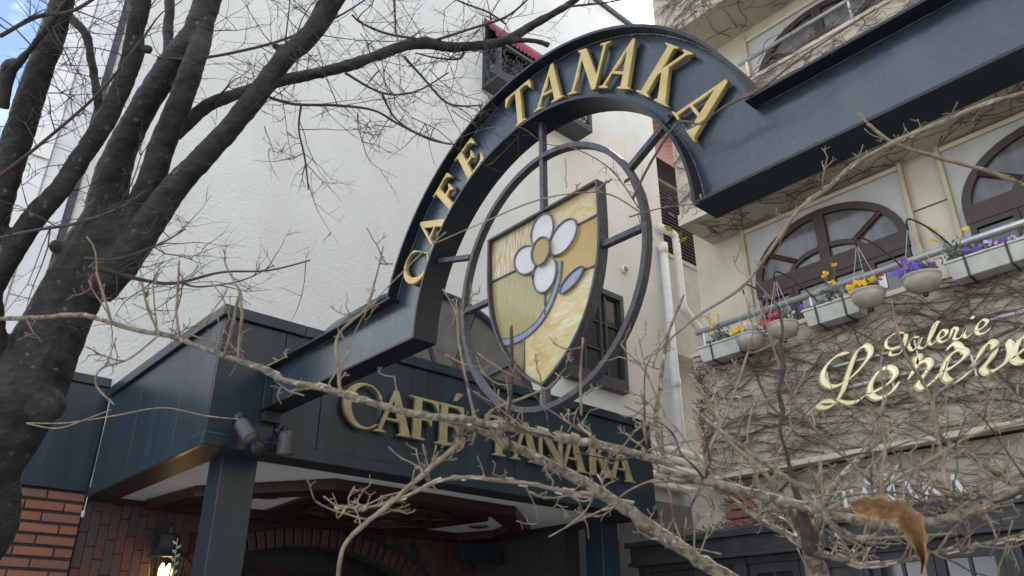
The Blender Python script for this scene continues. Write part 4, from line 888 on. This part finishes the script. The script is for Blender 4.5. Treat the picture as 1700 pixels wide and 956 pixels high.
for i in range(22):                                       # thick old main stems
    lvl = random.choice(((3.55, 5.0), (3.55, 5.0), (7.3, 8.8), (10.8, 12.4))); y = random.uniform(1.0, YE-.1); z = random.uniform(*lvl); a = random.choice((0, math.pi))+random.gauss(.05, .35); pts = []
    for k in range(34):
        if not (-.5 < y < YE-.03 and lvl[0] < z < lvl[1]): break
        pts.append((XP-.022-.012*math.sin(k*.5+i), y, z)); y += .07*math.cos(a); z += .07*math.sin(a); a += random.gauss(0, .16)
    if len(pts) > 4: mb.tube(pts, [(.015-.008*k/len(pts))*random.uniform(.85, 1.15) for k in range(len(pts))], 6, cap=True)
for i in range(60):                                       # loose strands hanging past the top balcony edge
    y = random.uniform(2.2, YE); z = random.uniform(10.5, 10.9); x = XP-random.uniform(.03, .12); a = random.uniform(-2.4, -.7); pts = []
    for k in range(random.randint(6, 14)): pts.append((x, y, z)); y += .06*math.cos(a); z += .06*math.sin(a); x += random.gauss(0, .012); a += random.gauss(0, .3)
    mb.tube(pts, [.006*(1-.7*k/len(pts)) for k in range(len(pts))], 4, cap=False)
tag(mb.build('ivy_stems', VINE, None, True), 'thick winding old ivy stems on the beige balcony walls', 'ivy', kind='stuff')
mb = MB()
for i in range(420):
    y = YE-.02-abs(random.gauss(0, .14)); z = random.uniform(3.5, 4.95); leafblob(mb, (XP-.03, y, z), .02, .01, .01, 1, .05)
for i in range(300):
    y = random.uniform(2.5, 6.7); leafblob(mb, (8.1+random.uniform(0, .3), y, 2.925+random.uniform(0, .03)), .02, .01, .015, 1, .06)
tag(mb.build('dry_leaflets', LEAFR), 'reddish dry creeper leaflets on the wall end and the shopfront roof', 'dry leaves', kind='stuff')

# ------------------------------------------------------------------ the street tree on the left
WK = .79
def wood(path):                                             # path of (u, v, width_px, depth)
    sp_ = spline(path, 6); return [P(u, v, d) for u, v, w, d in sp_], [max(.0011, w*.5*WK*d/F) for u, v, w, d in sp_]
tree = empty('street_tree', (-.6, 2.6, 0), 'bare dark barked street tree with several thick limbs at the left', 'tree')
limbs = [
 [(-95,1300,190,2.95),(-85,1100,170,2.97),(-92,940,190,3.0),(-50,860,185,3.0),(-42,780,172,3.0),(-2,715,168,3.0),(36,650,165,3.0),(78,570,136,3.02),(122,480,122,3.04),(165,410,128,3.06),(190,340,95,3.08)],
 [(-10,760,90,2.98),(-8,680,80,2.95),(-22,600,70,2.92),(-30,540,64,2.9),(-18,478,58,2.88),(14,425,52,2.87),(62,355,46,2.86),(97,318,43,2.85),(134,262,41,2.85),(172,205,42,2.85),(200,150,40,2.84),(221,90,42,2.83),(224,55,37,2.82),(236,0,36,2.8),(250,-60,32,2.78)],
 [(-12,620,72,2.92),(-22,500,62,2.88),(-12,380,58,2.84),(10,290,58,2.82),(40,195,56,2.80),(66,115,52,2.78),(88,60,48,2.76),(104,0,44,2.74),(120,-60,40,2.72)],
 [(165,420,90,3.05),(178,340,82,3.08),(196,262,64,3.10),(232,190,54,3.12),(275,120,56,3.14),(305,85,60,3.15),(324,55,54,3.16),(345,0,54,3.18),(362,-60,46,3.2)],
 [(186,420,90,3.05),(222,360,62,3.05),(245,315,56,3.04),(272,235,52,3.03),(300,165,50,3.02),(322,105,46,3.06),(336,60,40,3.14),(345,20,30,3.17)],
 [(160,470,100,3.04),(205,430,74,3.0),(262,350,60,2.98),(300,300,52,2.97),(368,228,46,2.96),(425,160,45,2.95),(470,100,42,2.94),(500,72,44,2.93),(525,45,44,2.92),(556,-6,44,2.9),(590,-60,40,2.88)],
 [(290,225,30,3.10),(320,195,28,3.14),(350,172,27,3.18),(405,152,26,3.24),(470,133,25,3.3),(560,114,24,3.4),(620,94,23,3.46),(672,76,22,3.5),(710,71,26,3.54),(750,78,20,3.58),(830,70,20,3.66),(880,44,18,3.74),(940,10,15,3.82),(985,-25,13,3.88)],
 [(166,205,16,2.86),(160,150,18,2.88),(152,100,18,2.9),(143,58,19,2.92),(128,40,20,2.93),(114,22,18,2.95),(108,0,14,2.96),(100,-30,12,2.98)],
 [(282,-30,21,3.3),(281,10,22,3.28),(279,60,22,3.24),(284,110,26,3.18),(296,150,24,3.12)],
 [(4,180,26,2.70),(10,140,27,2.69),(16,112,30,2.68),(34,100,18,2.66),(58,72,14,2.64),(84,38,13,2.62),(112,0,12,2.6),(132,-28,11,2.58)],
 [(0,210,28,2.72),(4,180,26,2.70)],
 [(846,68,13,3.67),(872,67,11,3.68),(898,70,10,3.68),(912,76,13,3.68)],
]
tm = MB()
for l_ in limbs:
    if len(l_) < 3: continue
    pts, rad = wood(l_); tm.tube(pts, rad, 14)
b_ = P(-85, 1100, 2.97); tm.tube([(b_.x-.02, b_.y, -.1), (b_.x-.01, b_.y, .3), (b_.x, b_.y, .8), b_, P(-68, 980, 3.0)], [.34, .26, .22, .2, .17], 16)
def ball(mb, c, r, n=8):
    mb.lathe([(r*math.sin(math.pi*(i+.02)/(n+.04)), -r*math.cos(math.pi*(i+.02)/(n+.04))) for i in range(n+1)], c, 12)
ball(tm, P(74, 672, 2.95), .075); ball(tm, P(58, 650, 2.95), .075)
for (u, v, d, r) in ((470,80,2.92,.028),(456,76,2.91,.02),(225,78,2.80,.036),(245,82,2.80,.03),(708,64,3.52,.022),(96,410,2.98,.05),(575,110,3.38,.018),(640,84,3.45,.016),(300,96,3.1,.03),(130,44,2.92,.022)): ball(tm, P(u, v, d+.012), r*.62)
me = tm.mesh('tree_raw'); tmp = bpy.data.objects.new('tree_raw', me); COL.objects.link(tmp)
rm = tmp.modifiers.new('r', 'REMESH'); rm.mode = 'VOXEL'; rm.voxel_size = .007; sm = tmp.modifiers.new('s', 'SMOOTH'); sm.iterations = 3; sm.factor = .5
tx = bpy.data.textures.new('barktex', 'CLOUDS'); tx.noise_scale = .09; dsm = tmp.modifiers.new('d', 'DISPLACE'); dsm.texture = tx; dsm.strength = .009; dsm.mid_level = .5; dsm.texture_coords = 'GLOBAL'
tx2 = bpy.data.textures.new('barktex2', 'CLOUDS'); tx2.noise_scale = .028; ds2 = tmp.modifiers.new('d2', 'DISPLACE'); ds2.texture = tx2; ds2.strength = .007; ds2.mid_level = .5; ds2.texture_coords = 'GLOBAL'
dg = bpy.context.evaluated_depsgraph_get(); me2 = bpy.data.meshes.new_from_object(tmp.evaluated_get(dg)); bpy.data.objects.remove(tmp); me2.name = 'trunk'
me2.polygons.foreach_set('use_smooth', [True]*len(me2.polygons)); me2.materials.clear(); link('trunk', me2, BARK, tree)
# thin traced branches and generated twigs
random.seed(41)
tw_ = MB()
def twigs(mb, pts, rad, n, L0, r0, upb=.0, depth=2, spread=1.0, perp=None):
    for i in range(n):
        k = random.randint(1, len(pts)-2); p = Vector(pts[k]); t_ = (Vector(pts[k+1])-Vector(pts[k-1])).normalized()
        d = (t_*random.uniform(-.1, .9)+Vector((random.gauss(0, 1), random.gauss(0, 1), random.gauss(0, 1)))*spread*.7+Vector((0, 0, upb))).normalized()
        L_ = L0*random.uniform(.4, 1.25); q = [p]; m_ = 6
        for j in range(m_):
            d = (d+Vector((random.gauss(0, 1), random.gauss(0, 1), random.gauss(0, 1)))*.14+Vector((0, 0, upb*.12))).normalized(); q.append(q[-1]+d*L_/m_)
        rr_ = r0*random.uniform(.7, 1.2); rs = [rr_*(1-.75*j/m_) for j in range(m_+1)]; mb.tube(q, rs, 4, cap=False)
        if depth > 0: twigs(mb, q, rs, random.randint(2, 4), L_*.5, rr_*.6, upb, depth-1, spread)
sec = [
 [(262,96,7,3.1),(330,97,6,3.08),(420,80,6,3.05),(480,62,5,3.0),(560,28,4,2.95),(620,-10,3,2.9)],
 [(448,162,7,2.98),(490,173,6,3.05),(560,175,6,3.1),(620,183,5,3.2),(660,205,5,3.25),(715,232,4,3.3),(756,240,3,3.3)],
 [(500,174,5,3.05),(496,215,4,3.05),(506,262,4,3.05),(512,315,3,3.05)],
 [(671,94,6,3.5),(704,131,5,3.5),(738,168,5,3.5),(768,176,4,3.5),(801,174,3,3.5)],
 [(573,121,6,3.4),(634,154,5,3.4),(690,152,4,3.4),(745,120,3,3.4)],
 [(634,154,5,3.4),(655,195,4,3.4),(695,222,4,3.4),(748,240,3,3.4)],
 [(770,88,7,3.6),(760,98,5,3.55),(725,96,4,3.5),(690,88,3,3.5)],
 [(-10,300,7,2.5),(77,231,7,2.5),(167,151,6,2.5),(234,67,5,2.5),(260,30,3,2.5)],
 [(-10,397,7,2.4),(60,382,7,2.4),(130,370,7,2.4),(200,345,6,2.4),(240,318,4,2.4)],
 [(155,444,13,2.5),(234,464,8,2.6),(291,470,7,2.6),(368,452,5,2.65),(445,449,4,2.7),(515,432,3,2.7)],
 [(300,468,6,2.6),(330,476,4,2.6),(400,466,3,2.6),(455,440,2.5,2.6)],
 [(140,428,6,2.5),(195,430,6,2.5),(265,405,4,2.5),(308,380,3,2.5)],
 [(525,50,7,2.92),(500,70,5,2.9),(500,90,4,2.9)],
 [(0,60,9,2.5),(60,28,9,2.5),(115,20,8,2.5),(160,-5,7,2.5)],
 [(510,60,6,2.92),(518,25,5,2.9),(530,0,5,2.88),(535,-30,4,2.88)],
 [(585,25,4,3.0),(600,38,5,3.1),(640,55,5,3.3),(690,64,6,3.5)],
 [(725,66,6,3.54),(790,45,5,3.5),(840,28,5,3.5),(875,0,4,3.5),(900,-25,4,3.5)],
 [(655,0,4,3.5),(656,30,4,3.5),(657,55,4,3.5)],
 [(840,40,4,3.6),(810,20,4,3.55),(770,5,4,3.5),(740,-10,3,3.5)],
 [(350,172,5,3.15),(372,150,4,3.1),(380,140,4,3.1)],
 [(930,12,5,3.8),(1000,5,4,3.85),(1040,-2,3,3.9)],
 [(45,702,3,2.7),(110,702,3,2.6),(190,690,3,2.5),(270,677,3,2.5),(340,690,3,2.5),(398,696,2.5,2.5)],
 [(45,703,3,2.7),(95,711,3,2.6),(140,697,3,2.55),(185,680,2.5,2.5)],
]
for s_ in sec:
    pts, rad = wood(s_); MB().tube(pts, rad, 7).build('branch', STWIG if s_[0][1] in (702, 703) else TWIG, tree, True)
    if s_[0][1] in (702, 703): continue
    twigs(tw_, pts, rad, int(5+len(pts)*.16), .30, .0023, 0, 2)
for li, n_ in ((6, 11), (5, 8), (3, 8), (1, 14), (2, 14), (7, 6), (9, 8), (0, 4)):
    pts, rad = wood(limbs[li]); h = len(pts)//3; twigs(tw_, pts[h:], rad[h:], n_, .42, .0027, .1, 2)
for i in range(13):                                        # hanging spray in front of the wall
    u, v, d = random.uniform(430, 800), random.uniform(40, 210), random.uniform(3.0, 3.9); p = P(u, v, d); q = [p]; dr = Vector((random.uniform(-.5, 1), random.uniform(-1, .6), random.uniform(-.8, .3))).normalized()
    for k in range(7): dr = (dr+Vector((random.gauss(0, 1), random.gauss(0, 1), random.gauss(0, 1)))*.18).normalized(); q.append(q[-1]+dr*.065)
    tw_.tube(q, [.0025*(1-.6*k/7) for k in range(8)], 4, cap=False); twigs(tw_, q, [.003]*8, 4, .22, .0022, 0, 1)
tag(tw_.build('twigs', TWIG, tree, True), kind='stuff')

# ------------------------------------------------------------------ foreground shrub
WK = .86
shb = empty('winged_shrub', (1.3, .45, 0), 'pale barked bare shrub with tangled twigs close in the foreground', 'shrub')
ST = [
 [(-25,530,8,1.55),(60,527,9,1.52),(140,524,9,1.5),(225,548,9,1.48),(285,558,10,1.46),(335,578,10,1.45),(400,600,11,1.44),(440,614,15,1.43),(476,632,11,1.42),(540,645,13,1.42),(590,660,14,1.41),(640,675,14,1.4),(690,688,15,1.4),(760,695,14,1.39),(800,702,15,1.38),(860,712,15,1.38),(940,728,17,1.37),(1010,742,17,1.36),(1080,762,17,1.35),(1140,790,18,1.34),(1220,812,19,1.33),(1300,838,20,1.32),(1345,905,26,1.32)],
 [(745,700,9,1.42),(800,716,13,1.42),(860,745,18,1.42),(920,775,20,1.41),(980,808,22,1.4),(1050,852,24,1.38),(1120,904,26,1.36),(1200,952,28,1.34),(1290,1010,30,1.33)],
 [(772,728,11,1.42),(735,760,10,1.41),(700,790,10,1.4),(640,842,10,1.38),(592,882,9,1.36),(568,915,8,1.35),(560,970,8,1.34)],
 [(1052,838,8,1.40),(1000,826,8,1.41),(950,818,9,1.42),(880,803,9,1.43),(815,796,9,1.44),(770,792,8,1.45),(725,800,7,1.46),(660,830,6,1.47),(610,842,5,1.48),(560,842,3,1.49)],
 [(1720,148,9,1.9),(1640,172,10,1.9),(1560,205,10,1.9),(1510,225,9,1.9),(1425,268,9,1.88),(1372,314,10,1.87),(1325,350,8,1.86),(1272,425,7,1.84),(1230,478,6,1.82),(1150,530,5,1.8),(1085,590,4,1.78)],
 [(1440,205,6,1.95),(1485,238,7,1.93),(1560,262,8,1.92),(1640,284,8,1.9),(1720,315,8,1.88)],
 [(1135,490,4,1.6),(1108,560,6,1.55),(1096,640,8,1.5),(1089,696,9,1.48),(1099,749,10,1.45),(1126,782,12,1.42),(1165,800,13,1.36)],
 [(1165,800,11,1.36),(1180,740,8,1.38),(1205,690,6,1.4),(1230,620,5,1.42),(1250,560,3,1.44)],
 [(1090,778,14,1.3),(1180,802,16,1.28),(1260,822,17,1.26),(1340,842,18,1.24),(1430,866,19,1.22),(1500,870,19,1.21),(1580,860,18,1.2),(1640,836,18,1.2),(1720,800,18,1.2)],
 [(1150,680,6,1.25),(1230,740,9,1.22),(1300,790,11,1.2),(1352,828,12,1.18),(1378,868,13,1.17),(1420,893,13,1.16),(1456,889,10,1.15),(1470,862,8,1.15)],
 [(1470,862,7,1.15),(1463,800,5,1.16),(1470,740,6,1.17),(1461,700,5,1.17),(1467,655,4,1.18),(1462,610,5,1.19),(1467,575,3,1.2)],
 [(1720,830,15,1.5),(1640,776,12,1.52),(1578,738,10,1.54),(1530,712,8,1.56),(1470,690,6,1.58),(1390,670,4,1.6)],
 [(1344,912,30,1.3),(1334,856,20,1.29),(1316,800,11,1.28),(1306,752,7,1.27),(1295,715,6,1.26),(1299,680,11,1.26),(1293,650,7,1.25),(1300,610,11,1.25),(1295,575,8,1.25),(1299,545,5,1.25),(1288,505,3,1.25)],
 [(1344,912,18,1.3),(1400,930,10,1.3),(1450,938,9,1.3),(1540,922,8,1.31),(1620,906,8,1.32),(1720,884,8,1.33)],
 [(1338,905,14,1.3),(1310,890,10,1.31),(1250,855,9,1.32),(1205,822,8,1.33),(1160,802,6,1.34),(1080,800,5,1.36)],
 [(1380,1010,40,1.33),(1356,950,40,1.32),(1346,915,34,1.31)],
 [(846,745,7,1.40),(845,690,6,1.39),(850,640,5,1.38),(850,590,7,1.37),(849,548,6,1.37),(850,540,3,1.37)],
 [(790,700,7,1.4),(776,640,5,1.42),(762,570,5,1.44),(757,520,4,1.45),(735,480,3,1.46)],
 [(838,745,8,1.41),(810,690,7,1.42),(870,660,5,1.43),(920,640,4,1.44)],
 [(965,690,5,1.5),(964,620,5,1.5),(968,560,4,1.5)],
 [(395,598,6,1.44),(398,560,6,1.44),(402,520,6,1.43),(397,485,5,1.43)],
 [(372,590,6,1.44),(385,545,7,1.44),(396,492,6,1.43)],
 [(300,566,5,1.46),(293,520,5,1.46),(296,470,5,1.46),(297,432,4,1.46)],
 [(265,556,5,1.46),(245,510,5,1.46),(236,468,4,1.46)],
 [(185,535,5,1.48),(172,490,5,1.48),(160,452,4,1.48)],
 [(265,555,4,1.46),(215,595,4,1.46),(168,612,4,1.45),(160,640,4,1.45),(190,672,3,1.44)],
 [(625,500,4,1.5),(600,520,5,1.5),(560,560,6,1.49),(562,620,6,1.46),(565,650,7,1.44)],
 [(605,525,4,1.5),(622,470,4,1.5),(637,408,3,1.5)],
 [(1700,540,4,1.7),(1600,620,6,1.66),(1520,680,7,1.6),(1450,740,9,1.5),(1390,800,11,1.4),(1350,880,16,1.33)],
 [(1480,500,3,1.55),(1500,580,5,1.52),(1545,660,7,1.5),(1560,740,8,1.47),(1570,800,9,1.42),(1590,862,10,1.3)],
 [(1700,700,5,1.4),(1620,720,6,1.42),(1550,760,7,1.45),(1480,800,8,1.44),(1400,850,10,1.38)],
 [(1145,620,4,1.5),(1172,660,5,1.48),(1200,720,7,1.46),(1240,760,8,1.42),(1300,815,9,1.36)],
 [(1262,500,3,1.4),(1288,590,4,1.4),(1318,660,5,1.4),(1360,720,6,1.4),(1420,775,7,1.4),(1500,850,8,1.35)],
 [(1060,560,3,1.6),(1075,620,4,1.58),(1100,680,5,1.55),(1130,720,6,1.5),(1170,770,8,1.4)],
 [(720,405,2.5,1.9),(800,370,2.5,1.95),(900,330,3,2.0),(1000,320,3,2.05),(1060,350,3,2.1)],
 [(560,640,2.5,1.7),(600,530,2.5,1.72),(680,440,2.5,1.8),(740,385,2.5,1.9)],
]
shp_b = []
for i, s_ in enumerate(ST):
    pts, rad = wood(s_)
    # knobbly, angular bark
    rad = [r*random.uniform(.9, 1.13) for r in rad]; pts = [p+Vector((random.gauss(0, 1), random.gauss(0, 1), random.gauss(0, 1)))*r_*.09 for p, r_ in zip(pts, rad)]
    big = max(a[2] for a in s_) > 11
    MB().tube(pts, rad, 9 if big else 6).build('branch', SDARK if i in (12, 16) else SBARK if big else STWIG, shb, True); shp_b.append((pts, rad, big))
random.seed(88)
def arc_branch(u, v, d, du, dv, wpx, n=6):
    q = []; ang = math.atan2(dv, du); Ls = math.hypot(du, dv)/n
    for k in range(n+1): q.append((u, v, max(1.4, wpx*(1-.6*k/n)), d)); u += Ls*math.cos(ang); v += Ls*math.sin(ang); d += random.gauss(0, .035); ang += random.gauss(0, .22)
    return q
for k in range(38):
    u0, v0, d0 = random.choice(((1345,905,1.31),(1580,862,1.21),(1180,800,1.3),(1640,838,1.21),(1260,822,1.27),(1430,866,1.23),(1500,870,1.22),(1060,756,1.36),(1120,904,1.37),(940,728,1.38),(1700,806,1.22),(1540,922,1.31),(1300,815,1.34)))
    an = R(random.uniform(-170, -10)) if random.random() < .85 else R(random.uniform(0, 360)); Lp = random.uniform(60, 330)
    pts, rad = wood(arc_branch(u0+random.uniform(-25, 25), v0, d0, Lp*math.cos(an), Lp*math.sin(an)*.75, random.uniform(3, 6.5))); m_ = random.choice((STWIG, STWIG, SDARK, TWIG))
    MB().tube(pts, rad, 6).build('branch', m_, shb, True); shp_b.append((pts, rad, False))
b_ = P(1380, 1010, 1.33); MB().tube([b_, (b_.x, b_.y, .8), (b_.x-.03, b_.y, -.05)], [.02, .024, .03], 10).build('stem', SBARK, shb, True)
b2 = P(1290, 1010, 1.33); MB().tube([b2, (b2.x+.02, b2.y, .8), (b2.x, b2.y, -.05)], [.016, .02, .026], 10).build('stem', SBARK, shb, True)
b3 = P(560, 970, 1.34)
sw = MB(); random.seed(52)
def stub(mb, p, d, L_, r, lv):
    q = [Vector(p)]; m_ = 5
    for j in range(m_): d = (d+Vector((random.gauss(0, 1), random.gauss(0, 1), random.gauss(0, 1)))*.16+Vector((0, 0, .10))).normalized(); q.append(q[-1]+d*L_/m_)
    mb.tube(q, [r*(1-.35*j/m_) for j in range(m_)]+[r*.95], 5)
    if lv > 0:
        for k in range(random.randint(1, 3)):
            t_ = random.randint(1, m_); nd = (d*.6+Vector((random.gauss(0, 1), random.gauss(0, 1), random.gauss(0, 1)))*.8).normalized(); stub(mb, q[t_], nd, L_*.45, r*.75, lv-1)
dens = {0: 10, 1: 12, 2: 18, 3: 16, 4: 12, 5: 5, 6: 8, 7: 5, 8: 14, 9: 8, 10: 4, 11: 12, 12: 4, 13: 14, 14: 8, 28: 6, 29: 6, 30: 6, 31: 5, 32: 5, 33: 5}
for i, (pts, rad, big) in enumerate(shp_b):
    for k in range(int(1.0*dens.get(i, 2))):
        j = random.randint(1, len(pts)-2); t_ = (pts[j+1]-pts[j-1]).normalized(); d = (t_*random.uniform(-.3, .8)+rgt*random.gauss(0, .5)+upv*random.uniform(-.5, 1)+fwd*random.gauss(0, .5)).normalized()
        stub(sw, pts[j], d, random.uniform(.03, .11), .0017, 2)
tag(sw.build('twigs', STWIG, shb, True), kind='stuff')
fk = MB()
for i, n_ in ((3, 50), (13, 30), (14, 22), (0, 36), (8, 16), (4, 10)):                     # corky flakes
    pts, rad, big = shp_b[i]
    for k in range(n_):
        j = random.randint(len(pts)//3 if i == 0 else 1, len(pts)-2); t_ = (pts[j+1]-pts[j]).normalized(); s_ = t_.cross(Vector((random.gauss(0, 1), random.gauss(0, 1), random.gauss(0, 1)))).normalized(); c = pts[j]+s_*rad[j]*1.05; l_ = random.uniform(.004, .013); h_ = random.uniform(.0012, .003); n2 = t_.cross(s_)
        a_ = [c+t_*l_*sx+s_*h_*sy+n2*.0008*sn for sx in (-1, 1) for sy in (-1, 1) for sn in (-1, 1)]
        fk.add(a_, [(0,1,3,2),(4,6,7,5),(0,4,5,1),(2,3,7,6),(0,2,6,4),(1,5,7,3)])
tag(fk.build('bark_flakes', FLAKE, shb), kind='stuff')
# curled dry leaf caught on the shrub
lv_ = []; 
spine = spline([(1418,858,1.08),(1440,850,1.06),(1468,846,1.04),(1495,852,1.03),(1515,876,1.03),(1526,906,1.04),(1531,936,1.05),(1530,956,1.06)], 4)
prof = spline([(2,),(14,),(20,),(22,),(24,),(15,),(7,),(2,)], 4)
lmb = MB(); rows = []; NC = 9; random.seed(77); wob = [random.uniform(0, 6.28) for _ in range(NC)]
spine = [q for q in spline([(1412,838,1.10),(1436,842,1.07),(1468,846,1.05),(1497,852,1.03),(1516,876,1.03),(1527,906,1.04),(1533,934,1.05),(1529,958,1.06)], 5)]
prof = spline([(7,),(18,),(20,),(20,),(21,),(12,),(6,),(1.2,)], 5)
for (u, v, d), (hw,) in zip(spine, prof):
    i = len(rows); a_, b_ = spine[max(i-1, 0)], spine[min(i+1, len(spine)-1)]; tx_, ty_ = b_[0]-a_[0], b_[1]-a_[1]; l_ = math.hypot(tx_, ty_) or 1; nx, ny = -ty_/l_, tx_/l_; row = []
    for k in range(NC):
        s_ = (k-NC//2)/(NC//2); e_ = hw*s_*(1+(.16*math.sin(i*1.3+s_*4) if abs(s_) > .9 else 0)); cr_ = .004*math.sin(i*.9+wob[k])+.003*math.sin(i*2.1+k*1.7)
        row.append(P(u+nx*e_, v+ny*e_, d-.030*abs(s_)**1.5+.010*s_+cr_))
    rows.append(row)
for r_ in rows: lmb.v += [tuple(q) for q in r_]
for i in range(len(rows)-1):
    for k in range(NC-1): lmb.f.append((i*NC+k, i*NC+k+1, (i+1)*NC+k+1, (i+1)*NC+k))
lo = lmb.build('dry_leaf', LEAFB, None, True); so_ = lo.modifiers.new('solid', 'SOLIDIFY'); so_.thickness = .0012
tag(lo, 'large curled brown dry leaf hanging on the foreground branches', 'leaf')

sg_ = MB(); sl_ = MB(); sp0 = spline([(283,1010,2.2),(287,960,2.2),(291,925,2.2),(295,893,2.2)], 5); w_ = [P(*q) for q in sp0]; sg_.tube([tuple((w_[0].x, w_[0].y, 0))]+w_, [.005]+[.0022*(1-.5*k/len(w_)) for k in range(len(w_))], 6)
for k in range(11):
    c = w_[min(len(w_)-1, 3+k)]; sd_ = (1 if k % 2 else -1); d_ = (rgt*sd_*.8+upv*.55+fwd*random.uniform(-.3, .3)).normalized(); n_ = d_.cross(fwd).normalized(); l_ = .018
    sl_.add([c, c+d_*l_*.4+n_*.0045, c+d_*l_, c+d_*l_*.4-n_*.0045], [(0, 1, 2, 3)])
so2 = sg_.build('leafy_sprig', GREENS, None, True); tag(so2, 'small upright sprig with pale green leaves in front of the lantern', 'sprig'); lv2 = sl_.build('leaves', GREENS, so2); md = lv2.modifiers.new('solid', 'SOLIDIFY'); md.thickness = .001
# climbing vine on the arch and ring
random.seed(61)
vn = MB()
def vpath(pts, r):
    w = [ON(u, v, 0, x) for u, v, x in spline(pts, 6)]; vn.tube(w, [r*(1-.5*k/len(w)) for k in range(len(w))], 5); return w
w1 = vpath([(1050,330,2.46),(1080,270,2.43),(1125,205,2.41),(1165,205,2.40),(1205,175,2.40),(1260,150,2.38),(1330,95,2.38),(1430,30,2.4)], .007)
w2 = vpath([(1265,145,2.4),(1200,180,2.39),(1160,205,2.4),(1120,225,2.42)], .005)
w3 = vpath([(1045,360,2.48),(1100,345,2.46),(1160,338,2.42)], .004)
w4 = vpath([(1060,345,2.48),(1030,300,2.47),(1000,270,2.47),(950,245,2.48),(905,238,2.48),(860,210,2.44),(800,215,2.43),(740,240,2.43)], .0035)
twigs(vn, w1, None, 10, .10, .002, 0, 1); twigs(vn, w3, None, 10, .14, .002, 0, 1); twigs(vn, w4, None, 16, .09, .0018, 0, 1)
vo = vn.build('climbing_vine', VINE, None, True); tag(vo, 'thin leafless climbing vine wound over the arch and the oval ring', 'vine')
lf_ = MB()
for (u, v) in ((1012, 300), (1030, 310), (1165, 345), (1120, 365), (1115, 390), (1128, 400), (1163, 340), (1137, 262)):
    c = ON(u, v, 0, 2.5); leafblob(lf_, c, .01, .01, .01, 2, .05)
tag(lf_.build('leaves', GREENY, vo), kind='stuff')
